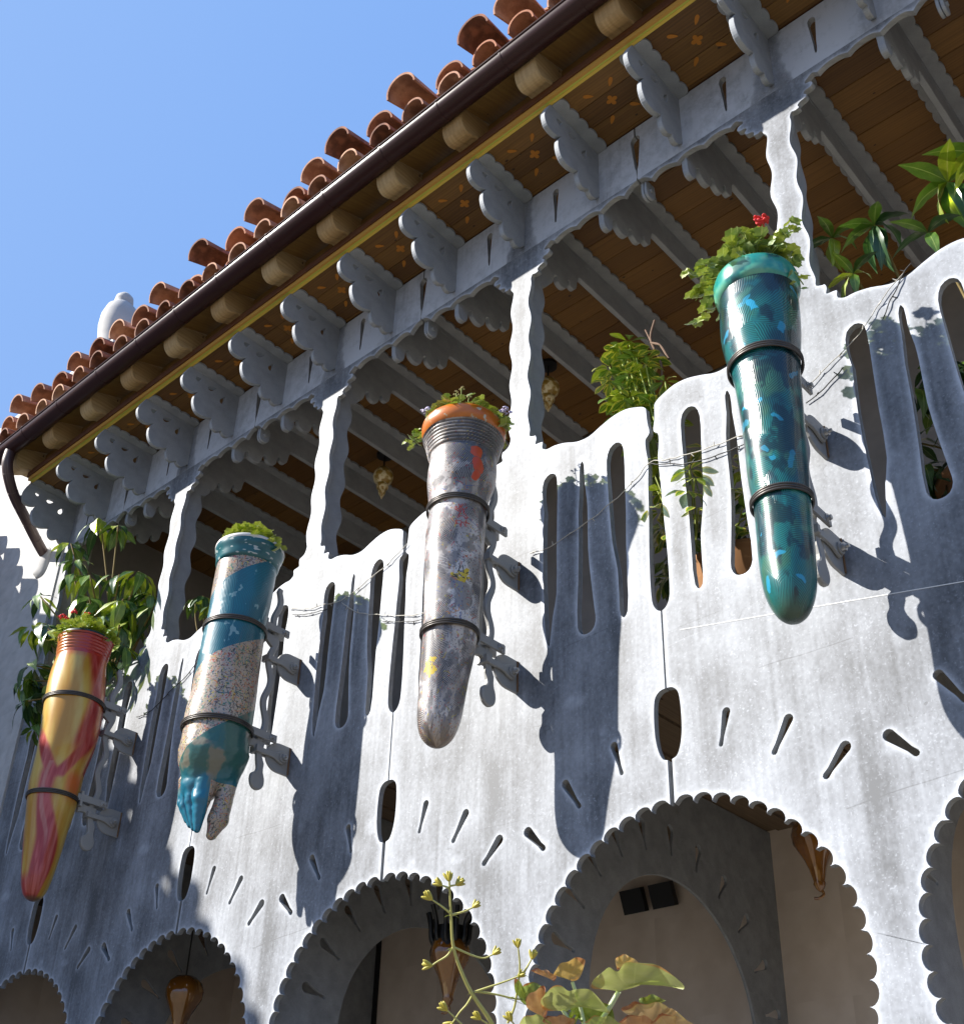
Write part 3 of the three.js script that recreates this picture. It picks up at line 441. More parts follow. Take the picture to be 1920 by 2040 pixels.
{ // green
  const rows = fine([[2.50, 0, 0.255], [2.38, 0.0, 0.258], [2.2, -0.004, 0.256], [2.1, -0.006, 0.249], [1.95, -0.004, 0.231], [1.8, 0.003, 0.209], [1.6, 0.004, 0.197], [1.3, -0.002, 0.187], [1.0, -0.004, 0.181], [0.8, 0, 0.169], [0.6, -0.004, 0.163], [0.42, -0.008, 0.162], [0.3, -0.009, 0.158], [0.2, -0.009, 0.146], [0.11, -0.009, 0.118], [0.05, -0.01, 0.085], [0.015, -0.012, 0.045], [0.005, -0.012, 0.001]]);
  const circ = 1.35, T = thing('arm_pot', 'teal green glazed pot with combed grooves and cyan brush marks, hung by the balcony', 'hanging pot', [POST.green, 0, 0], 'hanging arm-shaped pots along the balcony');
  const cy = strokes(110, 411, (k) => { const s = rr(0, circ), y = rr(0.1, 2.4), a = rr(0, Math.PI), q = k < 62 ? 0 : rr(0.4, 1), L = q ? rr(0.05, 0.16) : rr(0.05, 0.11); return { ax: s, ay: y, bx: s + Math.cos(a) * L, by: y + Math.sin(a) * L, w: q ? rr(0.02, 0.05) : rr(0.016, 0.026), c: !q ? [44, 158, 200] : q < 0.6 ? [20, 110, 120] : q < 0.8 ? [96, 150, 120] : [14, 74, 86], a: !q ? rr(0.6, 0.95) : 0.45, h: 0.04, e: !q ? 4 : 1.6, j: 2.6 }; });
  const m = glaze(1024, 2048, 0.005, 2.5, circ, (s, y) => {
    const r = ridgeAt(s, y, 501, 0.014, 0.2), n = fbm(s * 3.2, y * 3.2, 503, 4), k = fbm(s * 8, y * 6, 505, 3);
    let c = mix([14, 76, 84], [30, 128, 124], ss(0.35, 0.6, n)); c = mix(c, [78, 128, 92], ss(0.52, 0.75, k) * 0.75); c = mix(c, [8, 40, 46], ss(0.5, 0.64, fbm(s * 11, y * 8, 507, 4)) * 0.7);
    c = mix(c, [90, 96, 70], ss(0.16, 0.02, y) * 0.7);
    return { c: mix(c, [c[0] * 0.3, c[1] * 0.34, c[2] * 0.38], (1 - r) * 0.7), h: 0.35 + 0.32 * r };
  }, cy, [0.28, 0.35], 0.8, 0.0026);
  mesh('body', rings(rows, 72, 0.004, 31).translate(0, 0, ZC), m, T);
  const rimT = glaze(512, 128, 0, 0.16, 1.7, (s, y) => ({ c: mix([34, 150, 140], [120, 190, 160], ss(0.3, 0.7, fbm(s * 7, y * 9, 521, 4))).map((v, i) => v - ss(0.55, 0.7, fbm(s * 10, y * 10, 523, 3)) * [30, 60, 40][i]), h: 0.4 + 0.2 * fbm(s * 20, y * 20, 5, 3) }), [], [0.22, 0.4]);
  const rim = fine([[2.62, 0, 0.23], [2.635, 0, 0.25], [2.632, 0, 0.272], [2.60, 0, 0.284], [2.54, 0, 0.285], [2.49, 0, 0.276], [2.465, 0, 0.255], [2.46, 0, 0.245]], 0.012);
  mesh('rim', rings(rim, 64, 0.003, 33).translate(0, 0, ZC), rimT, T);
  mesh('inner_pot', rings([[2.70, 0, 0.205], [2.69, 0, 0.215], [2.60, 0, 0.205], [2.5, 0, 0.2]], 40, 0).translate(0.0, 0, ZC), mPot, T);
  mesh('soil', new THREE.CircleGeometry(0.23, 32).rotateX(-Math.PI / 2).translate(0, 2.6, ZC), mSoil, T);
  addStraps(T, [[1.88, -0.002, 0.224], [0.82, 0.0, 0.172]]);
}
{ // white with ringed neck
  const neck = []; for (let y = 2.62; y > 2.44; y -= 0.0095) neck.push([y, 0.03, 0.318 - (2.62 - y) * 0.27 + 0.0065 * Math.cos((y - 2.62) / 0.027 * 2 * Math.PI)]);
  const rows = neck.concat(fine([[2.43, 0.034, 0.262], [2.36, 0.035, 0.268], [2.28, 0.028, 0.272], [2.18, 0.02, 0.264], [2.05, 0.006, 0.238], [1.93, 0.006, 0.226], [1.8, -0.003, 0.229], [1.68, -0.016, 0.231], [1.4, -0.019, 0.22], [1.1, -0.021, 0.209], [0.9, -0.022, 0.204], [0.7, -0.039, 0.192], [0.5, -0.062, 0.175], [0.32, -0.082, 0.164], [0.2, -0.094, 0.153], [0.1, -0.104, 0.128], [0.04, -0.106, 0.092], [0.005, -0.106, 0.05], [-0.01, -0.106, 0.001]]));
  const circ = 1.5, T = thing('arm_pot', 'white splattered pot with ringed neck and orange rim, hung by the balcony', 'hanging pot', [POST.white, 0, 0], 'hanging arm-shaped pots along the balcony');
  const S0 = circ * 0.5; // front (theta 0)
  const cols = [[196, 62, 40], [214, 120, 40], [206, 186, 40], [60, 84, 150], [180, 40, 50], [90, 90, 120]];
  const list = strokes(760, 611, () => { const s = rr(0, circ), y = rr(0.02, 2.42), a = rr(0, Math.PI * 2), q = rnd(), L = q < 0.55 ? rr(0.002, 0.008) : rr(0.02, 0.09); return { ax: s, ay: y, bx: s + Math.cos(a) * L, by: y + Math.sin(a) * L, w: q < 0.55 ? rr(0.002, 0.0055) : rr(0.002, 0.0038), c: cols[Math.floor(rnd() * 6)], h: 0.12, e: 3, j: q < 0.55 ? 1 : 3, a: rr(0.5, 1) }; });
  // orange blob near the neck, yellow blots: positions along the side that faces the courtyard
  const at = (th) => S0 + th / (2 * Math.PI) * circ;
  const blob = (th, y, w, L, a, c) => ({ ax: at(th), ay: y, bx: at(th) + Math.cos(a) * L, by: y + Math.sin(a) * L, w, c, h: 0.08, e: 7, j: 2 });
  list.push(blob(1.16, 2.33, 0.046, 0.03, 1.6, [212, 82, 30]), blob(1.3, 2.2, 0.043, 0.06, 1.9, [206, 72, 28]), blob(1.22, 2.13, 0.03, 0.03, 1.2, [206, 72, 28]));
  for (const [th, y, n] of [[1.1, 1.28, 16], [0.1, 0.55, 26]]) for (let k = 0; k < n; k++) list.push({ ...blob(th + rr(-0.25, 0.25), y + rr(-0.06, 0.06), rr(0.008, 0.018), rr(0.01, 0.05), rr(0, 6), [222, 190, 26]), a: 0.9 });
  for (let k = 0; k < 12; k++) list.push({ ...blob(1.1 + rr(-0.2, 0.2), 1.28 + rr(-0.05, 0.05), 0.004, rr(0.02, 0.06), rr(0, 6), [40, 30, 20]) });
  for (let k = 0; k < 30; k++) list.push({ ...blob(0.9 + rr(-0.15, 0.2), 1.78 + rr(-0.1, 0.1), 0.004, rr(0.02, 0.05), rr(0, 6), [190, 60, 40]) });
  const m = glaze(1024, 2048, -0.01, 2.62, circ, (s, y) => {
    const r = ridgeAt(s, y, 601, 0.0125, 0.24), n = fbm(s * 3.5, y * 2.5, 603, 4), pick = ss(0.44, 0.62, fbm(s * 7, y * 6, 605, 4));
    let c = mix([166, 159, 155], [216, 211, 209], ss(0.3, 0.62, n)); c = mix(c, [188, 170, 150], ss(0.5, 0.7, fbm(s * 5 + 9, y * 4, 615, 4)) * 0.4); c = mix(c, [104, 99, 99], ss(0.5, 0.6, fbm(s * 12, y * 10, 607, 5)) * 0.6); for (let k = 0; k < 2; k++) { const q = 120 - k * 40, hh = hash(Math.floor(s * q + 1.5 * vn(s * 50, y * 50, 641 + k)), Math.floor(y * q + 1.5 * vn(s * 50, y * 50, 651 + k)), 661 + k); if (hh > 0.925) c = mix(c, hh > 0.955 ? [96, 90, 88] : cols[Math.floor(hh * 997) % 6], 0.5); }
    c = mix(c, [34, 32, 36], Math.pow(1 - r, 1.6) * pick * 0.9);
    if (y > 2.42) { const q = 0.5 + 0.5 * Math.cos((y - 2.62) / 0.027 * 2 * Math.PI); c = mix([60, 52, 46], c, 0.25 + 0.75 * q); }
    c = mix(c, [124, 92, 60], ss(0.2, 0.0, y) * 0.35 * n * 2);
    return { c, h: 0.4 + 0.25 * r * pick };
  }, list, [0.38, 0.18], 0.74, 0.0025);
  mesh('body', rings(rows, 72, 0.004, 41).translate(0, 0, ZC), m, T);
  const rimT = glaze(512, 128, 0, 0.16, 2.0, (s, y) => { const n = fbm(s * 8, y * 12, 621, 4); let c = mix([196, 96, 24], [224, 132, 44], n); c = mix(c, [206, 200, 190], ss(0.62, 0.75, fbm(s * 20, y * 20, 623, 3))); return { c, h: 0.4 + 0.2 * n }; }, [], [0.35, 0.2]);
  const rim = fine([[2.77, 0.03, 0.27], [2.775, 0.03, 0.29], [2.765, 0.03, 0.32], [2.735, 0.03, 0.338], [2.69, 0.03, 0.34], [2.655, 0.03, 0.33], [2.63, 0.03, 0.314], [2.62, 0.03, 0.30]], 0.012);
  mesh('rim', rings(rim, 64, 0.003, 43).translate(0, 0, ZC), rimT, T);
  mesh('soil', new THREE.CircleGeometry(0.28, 32).rotateX(-Math.PI / 2).translate(0.03, 2.73, ZC), mSoil, T);
  addStraps(T, [[1.95, 0.006, 0.23], [0.87, -0.024, 0.205]]);
}
{ // blue with a mitten hand
  const rows = fine([[2.52, -0.02, 0.276], [2.4, -0.026, 0.275], [2.2, -0.035, 0.273], [2.0, -0.05, 0.267], [1.85, -0.065, 0.271], [1.6, -0.082, 0.276], [1.4, -0.09, 0.281], [1.2, -0.093, 0.285], [1.0, -0.11, 0.294], [0.86, -0.112, 0.293]]);
  const circ = 1.75, T = thing('arm_pot', 'blue and speckled pot ending in a pointing hand, hung by the balcony', 'hanging pot', [POST.blue, 0, 0], 'hanging arm-shaped pots along the balcony');
  const YB = -0.16, YT = 2.52;
  const vis = (s) => (s / circ * 2 * Math.PI - Math.PI + 0.6) / Math.PI;          // 0 at the edge seen left, 1 at the edge seen right
  const b1 = (s) => 2.10 + 0.56 * vis(s), b2 = (s) => 1.33 + 0.50 * vis(s), b3 = (s) => 0.48 + 0.66 * vis(s);
  const speck = (s, y) => y > b1(s) || (y < b2(s) && y > b3(s));
  const thumbSpeck = (s, y) => y < 0.36 && vis(s) > 0.52;
  const cols = [[178, 54, 40], [206, 120, 50], [196, 180, 60], [36, 84, 110], [44, 46, 40], [40, 110, 90], [44, 46, 40], [60, 50, 44]];
  const list = strokes(2600, 711, () => { const s = rr(0, circ), y = rr(YB, YT), a = rr(0, 6.3), L = rr(0.02, 0.09); return { ax: s, ay: y, bx: s + Math.cos(a) * L, by: y + Math.sin(a) * L, w: rr(0.0026, 0.0046), c: cols[Math.floor(rnd() * 8)], h: 0.1, e: 3, j: 3, a: rr(0.5, 0.9), ok: (S, Y) => speck(S, Y) || thumbSpeck(S, Y) }; });
  const m = glaze(1024, 2048, YB, YT, circ, (s, y) => {
    const n = fbm(s * 4, y * 3, 703, 4); let c, h = 0.4;
    if (speck(s, y) || thumbSpeck(s, y)) { c = mix([150, 132, 116], [196, 182, 168], n); h = 0.4 + 0.14 * fbm(s * 60, y * 60, 705, 2);
      for (let k = 0; k < 3; k++) { const q = 150 - k * 35, wx = s * q + 1.6 * vn(s * 60, y * 60, 741 + k), wy = y * q + 1.6 * vn(s * 60, y * 60, 751 + k), hh = hash(Math.floor(wx), Math.floor(wy), 761 + k); if (hh > 0.91) c = mix(c, cols[Math.floor(hh * 997) % 8], 0.75); } }
    else if (y > b2(s) - 0.001) { const r = ridgeAt(s, y, 701, 0.015, 0.26); c = mix([18, 98, 116], [34, 134, 152], n); c = mix(c, [c[0] * 0.5, c[1] * 0.55, c[2] * 0.6], (1 - r) * 0.6); c = mix(c, [170, 190, 190], ss(0.72, 0.76, fbm(s * 16, y * 11, 709, 3)) * 0.7); h = 0.35 + 0.3 * r; }
    else { const k = fbm(s * 5, y * 5, 707, 4), blue = ss(0.52, 0.30, y + 0.12 * (n - 0.5)); c = mix([30, 84, 84], [70, 116, 100], k); c = mix(c, [24, 112, 138], blue); c = mix(c, [140, 124, 106], ss(0.54, 0.66, fbm(s * 6 + 3, y * 6, 713, 4)) * ss(0.25, 0.4, y) * 0.8); h = 0.4 + 0.2 * fbm(s * 30, y * 30, 715, 3); }
    return { c, h };
  }, list, [0.32, 0.25], 0.8);
  // speckled parts look different mesh by mesh only through the paint; the arm itself is one smooth body
  const arm = rings(rows, 72, 0.004, 51); { const u = arm.attributes.uv, p = arm.attributes.position; for (let i = 0; i < u.count; i++) u.setY(i, (p.getY(i) - YB) / (YT - YB)); } arm.translate(0, 0, ZC);
  mesh('body', arm, m, T);
  // hand: palm, four fingers and a thumb meshed as one surface. l runs towards the thumb, n away from the wall
  const lx = 0.743, lz = -0.669, nx = 0.669, nz = 0.743, CX = -0.11;
  const caps = [
    [0, 1.05, 0, 0.288, 0, 0.66, 0, 0.29], [-0.03, 0.62, 0.0, 0.245, -0.075, 0.37, 0.0, 0.165], [0.07, 0.60, -0.02, 0.215, 0.11, 0.46, -0.02, 0.13],
    [0.16, 0.46, -0.02, 0.085, 0.145, 0.24, 0.0, 0.076], [0.145, 0.24, 0, 0.076, 0.122, 0.06, 0.02, 0.09], [0.122, 0.06, 0.02, 0.09, 0.09, -0.075, 0.03, 0.046],
    [-0.005, 0.42, 0.09, 0.10, -0.02, 0.2, 0.11, 0.078], [-0.02, 0.2, 0.11, 0.078, -0.022, -0.055, 0.09, 0.032],
    [-0.10, 0.42, 0.06, 0.085, -0.118, 0.2, 0.06, 0.054], [-0.118, 0.2, 0.06, 0.054, -0.062, -0.03, 0.05, 0.028],
    [-0.175, 0.42, -0.03, 0.08, -0.184, 0.2, -0.035, 0.048], [-0.184, 0.2, -0.035, 0.048, -0.112, 0.025, -0.03, 0.027],
    [-0.225, 0.44, -0.11, 0.07, -0.235, 0.25, -0.12, 0.042], [-0.235, 0.25, -0.12, 0.042, -0.175, 0.1, -0.12, 0.026],
  ];
  const N = 136, half = 0.56, cy = 0.42, mc = new MarchingCubes(N, m, false, false, 400000); mc.isolation = 0;
  const smin = (a, b, k) => { const h = cl(0.5 + 0.5 * (b - a) / k); return b + (a - b) * h - k * h * (1 - h); };
  for (let z = 0; z < N; z++) for (let y = 0; y < N; y++) for (let x = 0; x < N; x++) {
    const f = 2 / N, l = (x * f - 1) * half, Y = (y * f - 1) * half + cy, n = (z * f - 1) * half; let d = 9;
    caps.forEach((c, i) => { const dx = c[4] - c[0], dy = c[5] - c[1], dz = c[6] - c[2], t = cl(((l - c[0]) * dx + (Y - c[1]) * dy + (n - c[2]) * dz) / (dx * dx + dy * dy + dz * dz)); const e = Math.hypot(l - c[0] - dx * t, Y - c[1] - dy * t, (n - c[2] - dz * t)) - (c[3] + (c[7] - c[3]) * t); d = smin(d, e, i < 3 ? 0.08 : 0.010); });
    d += 0.012 * (fbm(l * 12 + 4, Y * 12 + n * 9, 733, 3) - 0.5);
    if (Y > 0.93) d = Math.max(d, Y - 0.93);
    mc.field[x + y * N + z * N * N] = -d;
  }
  mc.update();
  const cnt = mc.count, P = new Float32Array(cnt * 3), Nn = new Float32Array(cnt * 3), U = new Float32Array(cnt * 2);
  for (let i = 0; i < cnt; i++) {
    const l = mc.positionArray[i * 3] * half, Y = mc.positionArray[i * 3 + 1] * half + cy, n = mc.positionArray[i * 3 + 2] * half, a = mc.normalArray[i * 3], b = mc.normalArray[i * 3 + 1], c = mc.normalArray[i * 3 + 2], x = CX + l * lx + n * nx, z = l * lz + n * nz;
    P.set([x, Y, z + ZC], i * 3); Nn.set([a * lx + c * nx, b, a * lz + c * nz], i * 3); U.set([(Math.atan2(x - CX, z) + Math.PI) / (2 * Math.PI), (Y - YB) / (YT - YB)], i * 2);
  }
  for (let i = 0; i < cnt; i += 3) { const a = U[i * 2], b = U[i * 2 + 2], c = U[i * 2 + 4], M = Math.max(a, b, c); for (let k = 0; k < 3; k++) if (M - U[(i + k) * 2] > 0.5) U[(i + k) * 2] += 1; }
  const hg = new THREE.BufferGeometry(); hg.setAttribute('position', new THREE.BufferAttribute(P, 3)); hg.setAttribute('normal', new THREE.BufferAttribute(Nn, 3)); hg.setAttribute('uv', new THREE.BufferAttribute(U, 2));
  mesh('hand', hg, m, T);
  const rimT = glaze(512, 128, 0, 0.2, 2.0, (s, y) => { const n = fbm(s * 8, y * 12, 721, 4); let c = mix([8, 82, 90], [18, 108, 112], n); c = mix(c, [190, 196, 190], ss(0.70, 0.74, fbm(s * 16, y * 40, 723, 2))); return { c, h: 0.4 + 0.2 * n }; }, [], [0.3, 0.3]);
  const rim = fine([[2.675, -0.01, 0.322], [2.64, -0.01, 0.318], [2.59, -0.012, 0.303], [2.55, -0.015, 0.297], [2.515, -0.02, 0.29], [2.50, -0.02, 0.272]], 0.012);
  mesh('rim', rings(rim, 64, 0.003, 53).translate(0, 0, ZC), rimT, T);
  mesh('rim_edge', rings(fine([[2.70, -0.01, 0.285], [2.712, -0.01, 0.305], [2.705, -0.01, 0.322], [2.685, -0.01, 0.326], [2.672, -0.01, 0.321]], 0.01), 64, 0.002, 54).translate(0, 0, ZC), std({ color: new THREE.Color('#c9c7c4'), roughness: 0.5 }), T);
  mesh('soil', new THREE.CircleGeometry(0.29, 32).rotateX(-Math.PI / 2).translate(-0.01, 2.68, ZC), mSoil, T);
  addStraps(T, [[1.86, -0.064, 0.275], [0.89, -0.112, 0.298]]);
}
{ // yellow and red, pointed
  const neck = []; for (let y = 2.70; y > 2.48; y -= 0.01) neck.push([y, -0.148, 0.288 - (2.7 - y) * 0.1 + 0.005 * Math.cos((y - 2.7) / 0.036 * 2 * Math.PI)]);
  const rows = neck.concat(fine([[2.47, -0.142, 0.263], [2.38, -0.142, 0.276], [2.28, -0.135, 0.289], [2.15, -0.12, 0.30], [2.0, -0.1, 0.304], [1.8, -0.08, 0.299], [1.6, -0.07, 0.289], [1.4, -0.075, 0.275], [1.2, -0.112, 0.256], [1.0, -0.126, 0.249], [0.8, -0.115, 0.233], [0.6, -0.111, 0.21], [0.4, -0.101, 0.189], [0.2, -0.09, 0.166], [0.05, -0.086, 0.143], [-0.05, -0.084, 0.118], [-0.12, -0.082, 0.085], [-0.155, -0.08, 0.045], [-0.165, -0.08, 0.001]]));
  const circ = 1.8, T = thing('arm_pot', 'yellow and red tapering pot with a ringed red neck, hung by the balcony', 'hanging pot', [POST.yellow, 0, 0], 'hanging arm-shaped pots along the balcony');
  const V = (s) => (s / circ * 2 * Math.PI - Math.PI + 0.47) / Math.PI;
  const m = glaze(768, 1024, -0.165, 2.70, circ, (s, y) => {
    const v = V(s) + 0.07 * (fbm(s * 4, y * 1.6, 801, 3) - 0.5), n = fbm(s * 7, y * 1.6, 803, 4), k = fbm(s * 22, y * 4, 805, 3);
    let c = mix([206, 150, 40], [226, 192, 96], ss(0.35, 0.7, n)); const red = mix([176, 44, 34], [206, 92, 84], ss(0.4, 0.75, k)), or = mix([222, 98, 26], [230, 140, 60], n);
    const w = (a, b, e = 0.05) => ss(a - e, a + e, v) * ss(b + e, b - e, v);
    if (y > 1.15) { c = mix(c, red, w(0.60 + 0.05 * Math.sin(y * 4), 0.83) * ss(1.2, 1.5, y)); c = mix(c, or, w(0.78, 0.90) * ss(1.3, 1.7, y) * 0.8); c = mix(c, red, w(0.9, 1.4)); }
    const fork = Math.abs(v - 0.46) - (y - 1.02) * 0.75;                       // the Y-shaped red branch
    c = mix(c, red, ss(0.11, 0.05, Math.abs(fork)) * ss(1.02, 1.08, y) * ss(1.62, 1.45, y));
    if (y < 1.2) { const t = ss(1.2, 1.05, y), cx = 0.42 + 0.05 * Math.sin(y * 5) + 0.08 * ss(0.9, 0.3, y), wd = 0.13 + 0.06 * Math.sin(y * 4.2 + 1); c = mix(c, red, t * ss(wd + 0.05, wd - 0.02, Math.abs(v - cx))); c = mix(c, or, t * w(0.62, 0.86) * ss(0.75, 1.0, y)); c = mix(c, red, w(-0.3, 0.06) * ss(0.6, 0.3, y)); c = mix(c, [214, 170, 150], ss(0.04, 0.015, Math.abs(v - cx + 0.03)) * ss(0.2, 0.5, y) * 0.5); c = mix(c, red, ss(0.12, -0.02, y) * ss(0.62, 0.5, v)); }
    if (y > 2.46) c = mix(c, [190, 52, 40], 0.35 + 0.65 * ss(0.2, 0.5, v)); else c = mix(c, [190, 52, 40], ss(2.38, 2.46, y) * 0.4);
    c = mix(c, [120, 100, 80], ss(-0.11, -0.15, y) * 0.8);
    const tex = 0.5 + 0.5 * Math.sin(y * 480 + 5 * fbm(s * 5, y * 5, 809, 2));
    return { c: mix(c, [c[0] * 0.86, c[1] * 0.82, c[2] * 0.78], (1 - tex) * 0.35), h: 0.45 + 0.08 * tex + 0.15 * k };
  }, [], [0.3, 0.35]);
  mesh('body', rings(rows, 72, 0.004, 61).translate(0, 0, ZC), m, T);
  mesh('soil', new THREE.CircleGeometry(0.285, 32).rotateX(-Math.PI / 2).translate(-0.148, 2.68, ZC), mSoil, T);
  mesh('inner_pot', rings([[2.735, -0.148, 0.262], [2.73, -0.148, 0.27], [2.68, -0.148, 0.268]], 40, 0).translate(0, 0, ZC), std({ color: lin(0.01, 0.03, 0.026), roughness: 0.5 }), T);
  addStraps(T, [[1.93, -0.093, 0.303], [0.89, -0.12, 0.242]]);
}
// ---------------------------------------------------------------- wall brackets that carry the pots
const mBr = std({ color: lin(0.29, 0.288, 0.28), roughness: 0.55, metalness: 0.15 }), mBolt = std({ color: lin(0.42, 0.42, 0.42), roughness: 0.35, metalness: 0.7 }), mRust = std({ color: lin(0.16, 0.09, 0.045), roughness: 0.95 });
function makeBracket() {
  const t = new THREE.Group();
  const f = [], bk = []; for (let y = 2.42; y >= 0.72; y -= 0.03) { const w = 0.027 * Math.sin((y - 2.0) / 0.42 * 2 * Math.PI); f.push([0.336 + w + 0.021, y]); bk.push([0.336 + w - 0.021, y]); }
  const foot = smooth([[0.352, 0.70], [0.335, 0.62], [0.35, 0.585], [0.385, 0.56], [0.392, 0.51], [0.375, 0.46], [0.335, 0.435], [0.29, 0.445], [0.262, 0.485], [0.262, 0.54], [0.284, 0.60], [0.285, 0.68]], 3);
  mesh('rod', plateZY([[0.345, 2.455], ...f, ...foot, ...bk.reverse(), [0.315, 2.45]], 0.042, [], 0.009), mBr, t);
  for (const y of [1.70, 0.79]) {
    const d = [[0.0, y + 0.135]]; for (let i = 0; i <= 14; i++) { const a = Math.PI / 2 - Math.PI * i / 14; d.push([0.12 + 0.14 * Math.cos(a), y + 0.135 * Math.sin(a)]); } d.push([0.0, y - 0.135]);
    const pl = mesh('wall_plate', plateZY(d, 0.024, [], 0.004).translate(0.0, 0, 0.003), mBr, t);
    mesh('weld', tube([[0.016, y - 0.13, 0.006], [0.018, y - 0.05, 0.009], [0.015, y + 0.04, 0.006], [0.017, y + 0.13, 0.008]], 0.008, 6), mRust, pl);
    const arm = plateZY(smooth([[0.045, y], [0.06, y + 0.04], [0.1, y + 0.057], [0.14, y + 0.042], [0.18, y + 0.024], [0.27, y + 0.02], [0.395, y + 0.026, 1], [0.395, y - 0.026, 1], [0.26, y - 0.02], [0.18, y - 0.026], [0.13, y - 0.046], [0.08, y - 0.05], [0.045, y, 1]], 3), 0.024, [], 0.005);
    const a = mesh('arm', merge([arm.clone().translate(0.028, 0, 0), arm.clone().translate(-0.028, 0, 0)]), mBr, t);
    mesh('clamp_cap', box(-0.052, 0.052, y - 0.03, y + 0.03, 0.37, 0.402), mBr, t);
    const wsh = new THREE.CylinderGeometry(0.042, 0.044, 0.012, 24); wsh.rotateZ(Math.PI / 2); wsh.translate(0.048, y, 0.1); const nut = new THREE.CylinderGeometry(0.03, 0.03, 0.03, 6); nut.rotateZ(Math.PI / 2); nut.translate(0.066, y, 0.1); const tip = new THREE.CylinderGeometry(0.014, 0.014, 0.03, 10); tip.rotateZ(Math.PI / 2); tip.translate(0.09, y, 0.1);
    mesh('washer', wsh, mBr, a); mesh('bolt', merge([nut, tip]), mBolt, a);
  }
  for (const [y, zb] of [[2.0, 0.52], [0.93, 0.55]]) {
    const c = mesh('clamp', merge([box(-0.055, -0.034, y - 0.035, y + 0.035, 0.2, zb), box(0.034, 0.055, y - 0.035, y + 0.035, 0.2, zb), box(-0.06, 0.06, y - 0.09, y + 0.07, zb - 0.06, zb - 0.035)]), mBr, t);
    const w = new THREE.CylinderGeometry(0.03, 0.03, 0.008, 18); w.rotateZ(Math.PI / 2); w.translate(0.06, y, 0.255); const h = new THREE.CylinderGeometry(0.018, 0.018, 0.022, 6); h.rotateZ(Math.PI / 2); h.translate(0.074, y, 0.255); mesh('bolt', merge([w, h]), mBolt, c);
    const br = plateZY(smooth([[0.30, y - 0.06, 1], [zb - 0.05, y - 0.05, 1], [zb - 0.05, y - 0.14, 1], [0.42, y - 0.12], [0.33, y - 0.18], [0.30, y - 0.06, 1]], 2), 0.04, [], 0.004); mesh('gusset', br, mBr, t);
  }
  return t;
}
const br0 = makeBracket();
[[4.05, 'teal green pot'], [1.35, 'white splattered pot'], [-1.35, 'blue pot with the hand'], [-4.05, 'yellow and red pot']].forEach(([x, w], i) => {
  const o = i ? br0.clone() : br0; o.name = numbered('pot_bracket'); o.position.set(x + 0.01, 0, 0); scene.add(o);
  o.userData = { label: 'grey wavy steel bracket bolted to the facade behind the ' + w, category: 'bracket', group: 'steel brackets carrying the hanging pots' };
});

// ---------------------------------------------------------------- leaves
// one leaf along +z from its base, midrib folded, tip drooping; half widths at fractions of the length
function leafGeo(L, W, prof, droop, fold, wav = 0, teeth = 0, sd = 1) {
  const n = 10, P = [], I = [], U = [];
  for (let i = 0; i <= n; i++) {
    const t = i / n, k = t * (prof.length - 1), a = Math.floor(Math.min(k, prof.length - 2)), w = W / 2 * (prof[a] + (prof[a + 1] - prof[a]) * (k - a)) * (1 + (teeth && i % 2 ? teeth : 0)), y = -droop * t * t * L, z = L * (t - 0.18 * droop * t * t);
    for (let s = -2; s <= 2; s++) { const q = s / 2; P.push(q * w, y + Math.abs(q) * w * fold - (Math.abs(q) === 1 ? wav * w * (0.5 + 0.5 * Math.sin(t * 17 + s * 2 + sd)) : 0), z); U.push(0.5 + q / 2, t); }
  }
  for (let i = 0; i < n; i++) for (let s = 0; s < 4; s++) { const a = i * 5 + s, b = a + 5; I.push(a, b, a + 1, a + 1, b, b + 1); }
  const g = new THREE.BufferGeometry(); g.setAttribute('position', new THREE.Float32BufferAttribute(P, 3)); g.setAttribute('uv', new THREE.Float32BufferAttribute(U, 2)); g.setIndex(I); g.computeVertexNormals(); return g;
}
function discLeaf(R, sd) { // rounded lobed leaf, slightly cupped, stalk at the centre
  const n = 21, P = [0, 0, 0], I = [], U = [0.5, 0.5];
  for (let r = 1; r <= 2; r++) for (let i = 0; i < n; i++) { const a = i / n * 2 * Math.PI, lob = r === 2 ? 1 + 0.12 * Math.cos(a * 7) + 0.05 * Math.sin(a * 14) : 1, q = R * r / 2 * lob * (1 - 0.55 * Math.exp(-Math.pow((a - Math.PI) / 0.16, 2))); P.push(Math.sin(a) * q, R * 0.22 * (r / 2) ** 2 + (r === 2 ? R * 0.12 * Math.sin(a * 3 + sd) : 0), Math.cos(a) * q); U.push(0.5 + Math.sin(a) * r / 4, 0.5 + Math.cos(a) * r / 4); }
  for (let i = 0; i < n; i++) { const j = (i + 1) % n; I.push(0, 1 + i, 1 + j, 1 + i, 1 + n + i, 1 + n + j, 1 + i, 1 + n + j, 1 + j); }
  const g = new THREE.BufferGeometry(); g.setAttribute('position', new THREE.Float32BufferAttribute(P, 3)); g.setAttribute('uv', new THREE.Float32BufferAttribute(U, 2)); g.setIndex(I); g.computeVertexNormals(); return g;
}
const leafTex = (a, b, rib, s, edge = null) => dataTex(64, 128, (i, j) => { const u = i / 64 - 0.5, t = j / 128, n = fbm(i / 14, j / 14, s, 3); let c = mix(a, b, n); const v = Math.abs(Math.sin((t * 9 + Math.abs(u) * 5) * Math.PI)); c = mix(c, rib, Math.max(ss(0.035, 0.01, Math.abs(u)), ss(0.10, 0, v) * 0.35)); if (edge) c = mix(c, edge, ss(0.2, 0.36, Math.abs(u) + 0.14 * (vn(i / 8, j / 8, s + 5) - 0.5))); return c; });
const leafMat = (t, tr = 0.35, ro = 0.42) => phys({ color: lin(0.95, 0.95, 0.95), map: t, roughness: ro, transmission: tr, thickness: 0, side: THREE.DoubleSide });
